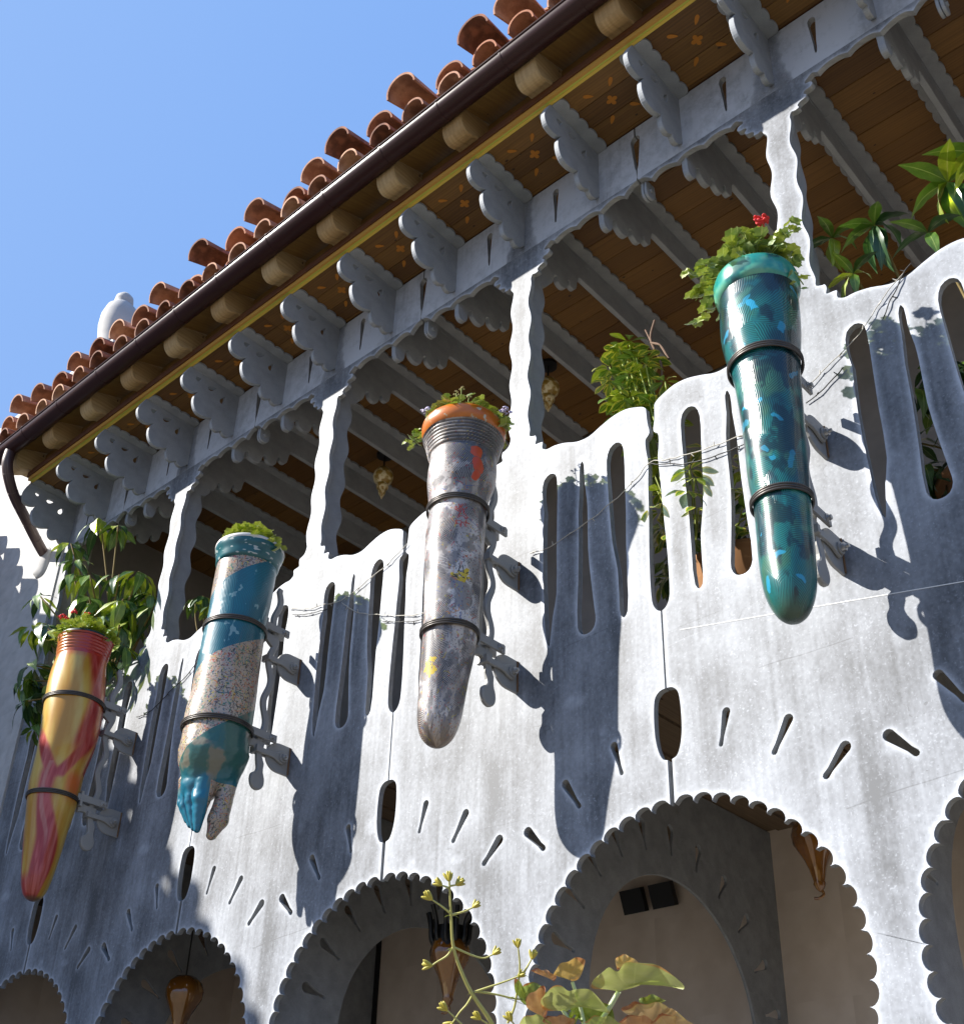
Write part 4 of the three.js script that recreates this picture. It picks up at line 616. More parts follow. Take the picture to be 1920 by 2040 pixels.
const mLf = { dark: leafMat(leafTex([40, 74, 38], [70, 104, 54], [124, 150, 96], 301), 0.3, 0.3), mid: leafMat(leafTex([84, 120, 40], [124, 158, 60], [180, 196, 116], 305), 0.45, 0.33), lime: leafMat(leafTex([146, 172, 40], [188, 200, 58], [222, 224, 130], 309), 0.55, 0.4), varie: leafMat(leafTex([90, 128, 38], [124, 156, 50], [200, 204, 84], 313, [226, 216, 96]), 0.5, 0.32), ger: leafMat(leafTex([108, 132, 58], [150, 168, 84], [186, 194, 120], 317), 0.45, 0.55), ger2: leafMat(leafTex([150, 168, 56], [188, 196, 80], [210, 214, 120], 321), 0.5, 0.55) };
const mStem = std({ color: new THREE.Color('#7c6a3c'), roughness: 0.8 }), mStemG = std({ color: new THREE.Color('#8a9648'), roughness: 0.7 }), mTwig = std({ color: new THREE.Color('#6a5444'), roughness: 0.9 });
const lens = [0.05, 0.5, 0.85, 1, 0.95, 0.7, 0.35, 0.02], obov = [0.08, 0.35, 0.6, 0.85, 1, 0.95, 0.6, 0.05];
const LG = [leafGeo(1, 0.36, lens, 0.25, 0.22, 0.15, 0.05, 1), leafGeo(1, 0.32, lens, 0.6, 0.25, 0.2, 0.05, 2), leafGeo(1, 0.38, lens, 0.9, 0.2, 0.2, 0.05, 3)];
const OG = [leafGeo(1, 0.46, obov, 0.15, 0.2, 0.1, 0, 4), leafGeo(1, 0.5, obov, 0.4, 0.18, 0.1, 0, 5)];
const GG = [discLeaf(1, 0), discLeaf(1, 2), discLeaf(1, 4)];
const V3 = (a) => new THREE.Vector3(...a), UP = new THREE.Vector3(0, 1, 0);
function putLeaf(parent, g, m, p, dir, L, roll = 0, up = UP) {
  const o = mesh('leaf', g, m, parent), z = dir.clone().normalize(), x = new THREE.Vector3().crossVectors(up, z); if (x.lengthSq() < 1e-4) x.set(1, 0, 0); x.normalize(); const y = new THREE.Vector3().crossVectors(z, x);
  o.quaternion.setFromRotationMatrix(new THREE.Matrix4().makeBasis(x, y, z)); o.rotateZ(roll); o.position.copy(p); o.scale.setScalar(L); return o;
}
// umbrella of leaflets round the end of a stalk
function whorl(parent, c, axis, n, L, geos, mats, droop) {
  const a = axis.clone().normalize(), e1 = new THREE.Vector3().crossVectors(a, Math.abs(a.y) > 0.9 ? new THREE.Vector3(1, 0, 0) : UP).normalize(), e2 = new THREE.Vector3().crossVectors(a, e1), ph = rr(0, 6.28);
  for (let i = 0; i < n; i++) { const t = ph + i / n * 2 * Math.PI + rr(-0.2, 0.2), d = e1.clone().multiplyScalar(Math.cos(t)).addScaledVector(e2, Math.sin(t)).addScaledVector(a, rr(-droop - 0.2, -droop + 0.25)); putLeaf(parent, geos[Math.floor(rnd() * geos.length)], mats[Math.floor(rnd() * mats.length)], c.clone().addScaledVector(d.clone().normalize(), L * 0.18), d, L * rr(0.8, 1.12), rr(-0.5, 0.5), a); }
}
function umbrellaPlant(t, root, tips, o) {
  const tubes = [];
  tips.forEach((q) => { const c = V3(q), r = V3(q[3] ?? root), mid = r.clone().lerp(c, 0.55).add(new THREE.Vector3(rr(-0.05, 0.05), rr(0.02, 0.12), rr(-0.05, 0.05))); tubes.push(tube([r.toArray(), mid.toArray(), c.toArray()], o.stem ?? 0.008, 5, false, 10)); whorl(t, c, c.clone().sub(mid).normalize().lerp(UP, 0.6), o.n ?? 8, (o.L ?? 0.2) * rr(0.85, 1.15), o.g, o.m, o.droop ?? 0.35); });
  mesh('stem', merge(tubes), o.sm ?? mStem, t);
}
{ // big dark umbrella plant leaning out of the far bay
  const t = thing('umbrella_plant', 'large dark umbrella plant leaning over the railing behind the yellow and red pot', 'plant');
  const tips = [[-6.0, 4.95, 0.3], [-5.37, 5.02, 0.28], [-5.05, 4.86, 0.2], [-5.75, 4.6, 0.3], [-6.42, 4.3, 0.35], [-6.42, 3.85, 0.35], [-5.7, 4.35, 0.32], [-5.3, 4.2, 0.3], [-4.85, 4.1, 0.15], [-4.45, 4.0, 0.12], [-4.55, 3.62, 0.2], [-4.42, 3.2, 0.25], [-4.6, 2.85, 0.28], [-6.1, 3.75, 0.35], [-6.12, 3.2, 0.35], [-6.3, 3.05, 0.33], [-6.06, 2.7, 0.34], [-5.2, 3.85, 0.3], [-4.9, 3.5, 0.22], [-5.4, 3.6, 0.25], [-5.6, 3.2, 0.25], [-5.1, 3.15, 0.2], [-4.75, 3.75, 0.0], [-5.0, 4.2, -0.1], [-5.5, 3.95, 0.1], [-5.8, 2.95, 0.2], [-5.2, 2.8, 0.15], [-4.4, 3.75, -0.05], [-4.95, 2.9, 0.25]];
  const more = tips.map((p) => [p[0] + rr(-0.22, 0.22), p[1] + rr(-0.28, 0.1), p[2] - rr(0.02, 0.25)]); tips.push(...more.slice(10));
  umbrellaPlant(t, [-5.2, 2.6, -0.2], tips, { n: 8, L: 0.32, g: LG, m: [mLf.dark, mLf.mid, mLf.mid, mLf.dark, mLf.lime, mLf.lime], droop: 0.5, stem: 0.011 });
}
{
  const t = thing('umbrella_plant', 'green leaf cluster between the far post and the blue pot', 'plant');
  umbrellaPlant(t, [-3.45, 2.7, -0.3], [[-3.62, 3.44, -0.18], [-3.42, 3.40, -0.15], [-3.3, 3.25, -0.2]], { n: 8, L: 0.2, g: LG, m: [mLf.mid, mLf.lime, mLf.dark], droop: 0.6 });
}
{ // bright variegated shrub
  const t = thing('variegated_shrub', 'bright yellow green variegated shrub rising through the railing between white and teal pots', 'plant');
  const tips = []; for (let k = 0; k < 46; k++) { const f = rnd(), y = 2.72 + 1.05 * f; tips.push([2.42 - 0.1 * f + rr(-0.22, 0.26) * (0.55 + 0.6 * (1 - f)), y, -0.28 + rr(-0.2, 0.12)]); }
  tips.push([2.36, 3.80, -0.25], [2.16, 3.45, -0.22], [2.24, 3.2, -0.2], [2.68, 3.2, -0.28], [3.01, 1.98, 0.0], [3.06, 1.87, 0.02], [2.98, 1.80, 0.0], [2.7, 1.98, -0.1], [2.68, 1.82, -0.1], [2.72, 1.6, -0.12], [3.03, 1.66, -0.05], [2.7, 2.3, -0.12], [3.35, 1.7, -0.15], [3.4, 1.5, -0.15], [3.32, 1.95, -0.2]);
  umbrellaPlant(t, [2.75, 1.4, -0.4], tips, { n: 7, L: 0.15, g: OG, m: [mLf.varie, mLf.varie, mLf.lime, mLf.mid], droop: 0.1, stem: 0.007, sm: mStemG });
  { const low = []; for (let k = 0; k < 24; k++) low.push([rr(2.3, 3.5), rr(1.35, 2.6), rr(-0.75, -0.3)]); umbrellaPlant(t, [2.9, 1.3, -0.6], low, { n: 7, L: 0.17, g: OG, m: [mLf.mid, mLf.dark, mLf.varie, mLf.dark], droop: 0.15, stem: 0.006, sm: mStemG }); }
  mesh('dry_branch', merge([tube([[2.5, 3.0, -0.4], [2.58, 3.5, -0.4], [2.5, 3.85, -0.38], [2.54, 4.05, -0.4]], 0.011, 6), tube([[2.5, 3.8, -0.38], [2.6, 3.7, -0.36], [2.68, 3.5, -0.36]], 0.011, 6), tube([[2.53, 3.7, -0.39], [2.47, 3.9, -0.4], [2.44, 4.0, -0.4]], 0.008, 6)]), mTwig, t);
}
{ // long-leaved plant at the near end
  const t = thing('long_leaved_plant', 'plant with long pale veined leaves above the railing beside the near post', 'plant');
  const lf = (p, d, L, m, g = 1, roll = 0) => putLeaf(t, LG[g], m, V3(p), V3(d), L * 1.35, roll);
  const st = [];
  const hub = (c, list) => { st.push(tube([[c[0] + 0.1, 2.5, -0.5], [c[0] + 0.06, (2.5 + c[1]) / 2, -0.42], c], 0.011, 6)); for (const [d, L, m, g] of list) lf(c, d, L, m, g ?? 1, rr(-0.3, 0.3)); };
  hub([4.58, 3.62, -0.25], [[[-1, -0.2, 0.6], 0.26, mLf.mid], [[-0.5, -1, 0.5], 0.3, mLf.dark], [[-0.15, -1.2, 0.5], 0.32, mLf.dark], [[0.3, -1, 0.5], 0.3, mLf.dark], [[0.9, -0.6, 0.4], 0.3, mLf.dark], [[1, 0.0, 0.4], 0.28, mLf.dark], [[0.4, 0.3, 0.8], 0.22, mLf.mid], [[-0.6, 0.3, 0.5], 0.2, mLf.mid]]);
  hub([4.25, 3.72, -0.25], [[[-1, 0.1, 0.5], 0.2, mLf.dark], [[0.9, 0.2, 0.3], 0.24, mLf.mid], [[-0.3, -1, 0.5], 0.26, mLf.lime], [[0.4, -0.9, 0.5], 0.22, mLf.lime], [[0.2, 0.5, 0.9], 0.2, mLf.mid], [[0.9, -0.4, 0.3], 0.22, mLf.mid]]);
  hub([5.15, 3.62, -0.22], [[[-1, -0.3, 0.5], 0.32, mLf.mid], [[-0.7, -0.9, 0.5], 0.34, mLf.lime], [[-0.1, -1.1, 0.5], 0.36, mLf.dark], [[0.5, -0.9, 0.5], 0.36, mLf.dark], [[1, 0, 0.3], 0.34, mLf.mid], [[0.3, 0.5, 0.8], 0.28, mLf.lime], [[-0.5, 0.6, 0.6], 0.28, mLf.mid], [[0.8, 0.5, 0.2], 0.3, mLf.lime]]);
  hub([5.42, 3.66, -0.2], [[[-1, -0.5, 0.5], 0.34, mLf.lime], [[-0.5, -1, 0.6], 0.38, mLf.dark], [[0.2, -1, 0.5], 0.36, mLf.dark], [[0.8, 0.4, 0.4], 0.36, mLf.mid], [[-0.6, 0.5, 0.5], 0.3, mLf.mid], [[0.1, 0.7, 0.5], 0.3, mLf.lime]]);
  hub([4.95, 3.22, -0.18], [[[-1, 0, 0.5], 0.22, mLf.dark], [[0.9, 0.1, 0.5], 0.26, mLf.dark], [[-0.4, 0.6, 0.5], 0.2, mLf.mid], [[0.3, -0.8, 0.6], 0.2, mLf.mid]]);
  hub([4.38, 3.22, -0.2], [[[-1, 0.1, 0.4], 0.18, mLf.lime], [[0.8, 0.4, 0.5], 0.2, mLf.dark], [[-0.6, -0.7, 0.5], 0.22, mLf.lime], [[0.2, -0.9, 0.5], 0.16, mLf.mid], [[0.9, -0.3, 0.3], 0.16, mLf.lime], [[-0.2, 0.7, 0.6], 0.16, mLf.mid]]);
  mesh('stem', merge(st), mStem, t);
}
{ // dark creeper seen through the railing slots at the near end
  const t = thing('dark_shrub', 'shadowy shrub seen through the railing slots past the teal green pot', 'plant'); const tips = [];
  for (let k = 0; k < 20; k++) tips.push([rr(4.4, 5.4), rr(1.35, 2.5), rr(-0.7, -0.3)]);
  umbrellaPlant(t, [4.9, 1.1, -0.6], tips, { n: 7, L: 0.24, g: LG, m: [mLf.dark, mLf.dark, mLf.mid], droop: 0.5 });
}
// flower pots' plants: dense heads of round leaves
function geranium(label, c, R, n, h, m, flowers, sp = []) {
  const t = thing('pot_plant', label, 'plant', [0, 0, 0]); const st = [];
  for (let k = 0; k < n; k++) {
    const a = rr(0, 6.28), q = Math.sqrt(rnd()), e = rnd(), p = new THREE.Vector3(c[0] + Math.cos(a) * R * q * (0.8 + 0.4 * e), c[1] + h * (1 - 0.85 * q * q) * (0.35 + 0.65 * e) - (q > 0.9 ? rr(0, 0.12) : 0), c[2] + Math.sin(a) * R * q * (0.8 + 0.4 * e));
    const d = new THREE.Vector3(Math.cos(a + rr(-0.9, 0.9)), rr(-0.5, 0.5), Math.sin(a + rr(-0.9, 0.9))), nrm = new THREE.Vector3(Math.cos(a) * q * 0.9 + rr(-0.5, 0.5), 0.9, Math.sin(a) * q * 0.9 + rr(-0.5, 0.5)).normalize();
    putLeaf(t, GG[k % 3], rnd() < 0.62 ? m[0] : m[1], p, d, rr(0.03, 0.052), 0, nrm);
    if (k % 3 === 0) st.push(tube([[c[0] + Math.cos(a) * R * 0.4 * q, c[1] - 0.03, c[2] + Math.sin(a) * R * 0.4 * q], [(c[0] + p.x) / 2 + 0.02, (c[1] + p.y) / 2 + 0.02, (c[2] + p.z) / 2], p.toArray()], 0.0035, 4, false, 6));
  }
  for (const s of sp) { // trailing sprays
    const r = V3(s[0]), e = V3(s[1]); st.push(tube([r.toArray(), r.clone().lerp(e, 0.5).add(new THREE.Vector3(0, 0.04, 0)).toArray(), e.toArray()], 0.004, 4, false, 8));
    for (let k = 0; k < (s[2] ?? 9); k++) { const p = r.clone().lerp(e, rr(0.3, 1.05)).add(new THREE.Vector3(rr(-0.05, 0.05), rr(-0.04, 0.05), rr(-0.05, 0.05))); putLeaf(t, GG[k % 3], m[k & 1], p, new THREE.Vector3(rr(-1, 1), rr(-0.5, 0.5), rr(-1, 1)), rr(0.03, 0.048), 0, new THREE.Vector3(rr(-0.6, 0.6), 0.7, rr(0, 0.9)).normalize()); }
  }
  mesh('stem', merge(st), mStemG, t);
  for (const f of flowers) { const pts = []; for (let k = 0; k < (f.n ?? 14); k++) { const g = new THREE.SphereGeometry(f.r ?? 0.014, 6, 5); g.scale(1.3, 0.5, 1); g.rotateX(rr(0, 3)); g.rotateY(rr(0, 3)); g.translate(f.p[0] + rr(-1, 1) * f.s, f.p[1] + rr(-0.7, 0.7) * f.s, f.p[2] + rr(-1, 1) * f.s); pts.push(g); } mesh('flower', merge(pts), f.m, t); if (f.from) mesh('flower_stalk', tube([f.from, [(f.from[0] + f.p[0]) / 2 + 0.015, (f.from[1] + f.p[1]) / 2, (f.from[2] + f.p[2]) / 2], f.p], 0.0035, 5), mStemG, t); }
}
const mRed = std({ color: lin(0.62, 0.02, 0.025), roughness: 0.6 }), mMauve = std({ color: lin(0.5, 0.44, 0.6), roughness: 0.6 }), mBud = std({ color: lin(0.35, 0.3, 0.12), roughness: 0.7 });
geranium('geranium with one red bloom spilling from the teal green pot', [4.02, 2.68, 0.72], 0.3, 190, 0.36, [mLf.ger, mLf.ger2], [{ p: [4.17, 3.12, 0.75], s: 0.04, m: mRed, n: 26, r: 0.018, from: [4.1, 2.8, 0.72] }], [[[3.85, 2.85, 0.75], [3.66, 2.62, 0.85], 22], [[3.88, 2.85, 0.75], [3.62, 2.95, 0.8], 18], [[3.8, 2.7, 0.8], [3.68, 2.42, 0.85], 16], [[4.2, 2.85, 0.7], [4.36, 2.95, 0.72], 16], [[4.25, 2.7, 0.7], [4.38, 2.4, 0.72], 6], [[4.0, 2.9, 0.72], [3.92, 3.12, 0.72], 16]]);
geranium('low green plant with pale mauve flowers in the white splattered pot', [1.38, 2.78, 0.72], 0.32, 170, 0.16, [mLf.ger2, mLf.ger], [{ p: [0.98, 3.14, 0.78], s: 0.03, m: mMauve, n: 12, r: 0.014, from: [1.15, 2.86, 0.75] }, { p: [1.71, 2.86, 0.6], s: 0.04, m: mMauve, n: 16, r: 0.014 }, { p: [1.27, 3.2, 0.72], s: 0.025, m: mBud, n: 8, r: 0.008, from: [1.28, 2.86, 0.72] }, { p: [1.33, 3.22, 0.72], s: 0.02, m: mBud, n: 8, r: 0.008, from: [1.3, 2.95, 0.72] }, { p: [1.42, 3.08, 0.72], s: 0.02, m: mBud, n: 7, r: 0.008, from: [1.36, 2.86, 0.72] }], [[[1.1, 2.8, 0.8], [0.94, 2.72, 0.9], 14], [[1.65, 2.8, 0.65], [1.76, 2.66, 0.62], 14], [[1.05, 2.8, 0.8], [0.96, 2.84, 0.86], 8]]);
geranium('small bushy green plant in the blue pot with the hand', [-1.3, 2.72, 0.72], 0.26, 150, 0.22, [mLf.ger2, mLf.lime], [], [[[-1.2, 2.76, 0.7], [-1.04, 2.64, 0.68], 18], [[-1.45, 2.78, 0.75], [-1.55, 2.88, 0.8], 10]]);
geranium('flowering plant with small red blooms in the yellow and red pot', [-4.22, 2.74, 0.72], 0.3, 170, 0.26, [mLf.ger2, mLf.lime], [{ p: [-4.66, 3.14, 0.8], s: 0.05, m: mRed, n: 24, r: 0.015, from: [-4.4, 2.85, 0.75] }, { p: [-4.5, 3.17, 0.78], s: 0.03, m: mRed, n: 12, r: 0.014, from: [-4.35, 2.85, 0.75] }, { p: [-4.16, 3.0, 0.8], s: 0.03, m: mRed, n: 8, r: 0.012 }], [[[-4.4, 2.8, 0.75], [-4.7, 2.95, 0.85], 24], [[-4.4, 2.85, 0.75], [-4.6, 3.05, 0.8], 14]]);
for (const [x, z, r, w] of [[3.05, -0.62, 0.44, 'wide brown clay bowl seen through the railing slots under the variegated shrub'], [5.0, -0.75, 0.5, 'wide brown clay bowl seen through the railing slots at the near end']]) {
  const t = thing('clay_bowl', w, 'planter', [x, 0.78, z]); const pr = [[0.55, 0], [0.75, 0.12], [0.95, 0.35], [1.0, 0.52], [1.04, 0.56], [1.04, 0.6], [0.95, 0.6], [0.92, 0.5]].map((p) => new THREE.Vector2(p[0] * r, p[1])); mesh('bowl', new THREE.LatheGeometry(pr, 36), std({ map: clayTex(93, [120, 82, 48], [150, 106, 64]), roughness: 0.85 }), t); mesh('soil', new THREE.CircleGeometry(0.92 * r, 24).rotateX(-Math.PI / 2).translate(0, 0.52, 0), mSoil, t);
}
// ---------------------------------------------------------------- lamps
function beadLamp(label, x, y, z) {
  const t = thing('balcony_lamp', label, 'lamp', [x, y, z], 'shell-shaped lamps under the balcony ceiling');
  const c = new THREE.CylinderGeometry(0.105, 0.105, 0.035, 28); c.translate(0, -0.02, 0); mesh('canopy', c, mBlack, t);
  mesh('rod', new THREE.CylinderGeometry(0.009, 0.009, 0.2, 8).translate(0, -0.13, 0), mBlack, t);
  const sh = dataTex(128, 128, (i, j) => mix([150, 120, 50], [214, 200, 160], ss(0.4, 0.6, fbm(i / 9, j / 9, 401, 3))));
  mesh('shade', new THREE.LatheGeometry([[0.03, 0], [0.085, -0.03], [0.125, -0.1], [0.13, -0.15], [0.115, -0.21], [0.075, -0.255], [0.066, -0.265], [0.078, -0.285], [0.075, -0.32], [0.052, -0.35], [0.044, -0.36], [0.05, -0.375], [0.043, -0.405], [0.02, -0.45], [0.004, -0.49]].map((p) => new THREE.Vector2(p[0], p[1] - 0.22)), 28), phys({ map: sh, roughness: 0.3, clearcoat: 0.4 }), t);
}
beadLamp('cream shell lamp on a black disc just past the post with the white pot', 0.09, 6.03, -1.96);
beadLamp('cream shell lamp on a black disc between the blue and white pots', -2.58, 6.03, -1.93);
const mAmber = phys({ map: dataTex(128, 256, (i, j) => { const n = fbm(i / 26, j / 40, 411, 4), v = ss(0.62, 0.7, fbm(i / 10, j / 60, 413, 3)); return mix(mix([98, 58, 18], [172, 116, 44], n), [220, 180, 120], v * 0.5); }), roughness: 0.08, clearcoat: 1, clearcoatRoughness: 0.04, transmission: 0.08, thickness: 0 });
function gourdLamp(label, x, y, z, s, crown) {
  const t = thing('arcade_lamp', label, 'lamp', [x, y, z], 'amber glass lamps in the arcade');
  const g = new THREE.LatheGeometry([[0.02, 0.02], [0.10, 0.0], [0.165, -0.06], [0.188, -0.14], [0.178, -0.21], [0.14, -0.285], [0.10, -0.36], [0.072, -0.44], [0.055, -0.51], [0.046, -0.55], [0.052, -0.57], [0.034, -0.61], [0.01, -0.635]].map((p) => new THREE.Vector2(p[0] * s, p[1] * s)), 40), p = g.attributes.position;
  for (let i = 0; i < p.count; i++) { const a = Math.atan2(p.getX(i), p.getZ(i)), k = 1 + 0.05 * Math.cos(a * 5); p.setX(i, p.getX(i) * k); p.setZ(i, p.getZ(i) * k); } g.computeVertexNormals();
  mesh('glass', g, mAmber, t); mesh('tail', tube([[0, -0.61 * s, 0], [0.02, -0.66 * s, 0], [-0.01, -0.69 * s, 0.01], [-0.045, -0.685 * s, 0.015]], 0.011, 8), mAmber, t);
  mesh('rod', new THREE.CylinderGeometry(0.008, 0.008, 0.58 - y + 0.02, 8).translate(0, (0.58 - y) / 2, 0), mBlack, t);
  if (crown) { const l = []; for (let k = 0; k < 12; k++) { const a = k / 12 * 6.283; l.push(tube([[Math.cos(a) * 0.1 * s, -0.14 * s, Math.sin(a) * 0.1 * s], [Math.cos(a) * 0.175 * s, -0.04 * s, Math.sin(a) * 0.175 * s], [Math.cos(a) * 0.19 * s, 0.1 * s, Math.sin(a) * 0.19 * s], [Math.cos(a) * rr(0.18, 0.25) * s, rr(0.16, 0.26) * s, Math.sin(a) * rr(0.18, 0.25) * s]], 0.022 * s, 6)); } l.push(new THREE.CylinderGeometry(0.15 * s, 0.175 * s, 0.2 * s, 20).translate(0, -0.02 * s, 0)); mesh('crown', merge(l), mBlack, t); }
}
gourdLamp('amber gourd-shaped glass lamp hanging bare in the nearest full arch', 2.97, -0.30, -1.4, 0.84, false);
gourdLamp('amber lamp with a black spiky crown behind the flower stalk', -0.19, -0.74, -1.0, 0.9, true);
gourdLamp('amber glass lamp hanging in the small arch under the blue pot', -3.62, -0.66, -0.8, 1.0, false);
{ // pair of floodlights high on the arcade's back wall
  [[-0.15, 'black square floodlight on the arcade back wall, the one further from the pier'], [0.2, 'black square floodlight on the arcade back wall, the one nearer the pier']].forEach(([x, l]) => {
    const t = thing('floodlight', l, 'floodlight', [x, 0.22, -3.75], 'pair of floodlights on the arcade back wall');
    const h = box(-0.13, 0.13, -0.12, 0.12, 0.1, 0.17); h.rotateX(0.35); mesh('housing', h, mBlack, t); const gl = box(-0.115, 0.115, -0.105, 0.105, 0.1705, 0.173); gl.rotateX(0.35); mesh('glass', gl, std({ color: lin(0.012, 0.012, 0.013), roughness: 0.6 }), t); mesh('arm', box(-0.02, 0.02, -0.03, 0.03, 0.0, 0.12), mBlack, t);
  });
}
// ---------------------------------------------------------------- fairy-light wires strung along the railing
const mWireD = std({ color: lin(0.03, 0.028, 0.026), roughness: 0.6 }), mWireP = std({ color: lin(0.45, 0.42, 0.36), roughness: 0.5 });
function lights(label, pts, m, r = 0.0045) {
  const t = thing('fairy_lights', label, 'string lights'), c = new THREE.CatmullRomCurve3(pts.map((p) => new THREE.Vector3(p[0], p[1], p[2] ?? 0.014)), false, 'centripetal'), L = c.getLength();
  const kink = []; const n = Math.ceil(L / 0.05); for (let i = 0; i <= n; i++) { const q = c.getPointAt(i / n); kink.push([q.x + rr(-0.004, 0.004), q.y + rr(-0.006, 0.006), q.z + rr(0, 0.006)]); }
  mesh('wire', tube(kink, r, 5, false, n * 2), m, t);
  for (let d = 0.06; d < L; d += 0.2) { const q = c.getPointAt(d / L), a = rr(0, 6.28); mesh('bulb', new THREE.CylinderGeometry(0.003, 0.005, 0.034, 5).translate(0, 0.017, 0), m, t).position.copy(q); const b = t.children[t.children.length - 1]; b.rotation.set(rr(0.2, 0.7), 0, a); }
}
lights('dark fairy-light wire sagging from the railing top past the near post', [[4.85, 2.83], [4.79, 2.78], [4.73, 2.68], [4.65, 2.57], [4.6, 2.48]], mWireD);
lights('pale fairy-light wire sloping down to the teal green pot', [[4.79, 2.78], [4.69, 2.71], [4.57, 2.6], [4.47, 2.49], [4.33, 2.39], [4.2, 2.32], [4.06, 2.24], [3.99, 2.2]], mWireP, 0.0035);
lights('short dark fairy-light wire beside the upper clamp of the teal green pot', [[4.28, 2.23], [4.17, 2.17], [4.07, 2.11], [3.98, 2.08]], mWireD);
lights('pale fairy-light wire running from the teal green pot down to the white pot bracket', [[3.5, 2.06], [3.32, 2.07], [3.13, 2.09], [2.98, 2.12], [2.82, 2.16], [2.68, 2.2], [2.56, 2.12], [2.41, 2.03], [2.24, 1.97], [2.17, 1.94], [1.86, 1.87], [1.7, 1.84], [1.5, 1.86]], mWireP, 0.004);
lights('dark fairy-light wire crossing the slots just short of the teal green pot', [[3.5, 1.97], [3.31, 1.98], [3.14, 2.0], [2.97, 2.05], [2.78, 2.14], [2.69, 2.19]], mWireD);
lights('fairy-light wire from the notch in the railing down to the blue pot', [[0.05, 2.56], [-0.08, 2.5], [-0.24, 2.42], [-0.42, 2.38], [-0.64, 2.31], [-0.84, 2.29], [-1.06, 2.33], [-1.25, 2.36], [-1.58, 2.48]], mWireP, 0.004);
lights('pale fairy-light wire crossing two slots to the white splattered pot', [[0.45, 1.72], [0.32, 1.74], [0.1, 1.79], [-0.21, 1.91], [-0.38, 1.98], [-0.58, 2.08], [-0.79, 2.25]], mWireP, 0.004);
lights('dark fairy-light wire under the pale one beside the white splattered pot', [[0.45, 1.64], [0.29, 1.68], [0.1, 1.73], [-0.2, 1.84]], mWireD, 0.004);
lights('dark fairy-light wire under the pale one beside the blue pot', [[-1.0, 2.26], [-1.07, 2.28], [-1.24, 2.3], [-1.52, 2.39]], mWireD, 0.004);
lights('grey fairy-light wire between the blue pot and the yellow and red pot', [[-2.95, 2.43], [-3.08, 2.36], [-3.24, 2.25], [-3.47, 2.17], [-3.66, 2.08], [-3.85, 2.01], [-4.07, 2.03]], mWireD, 0.005);
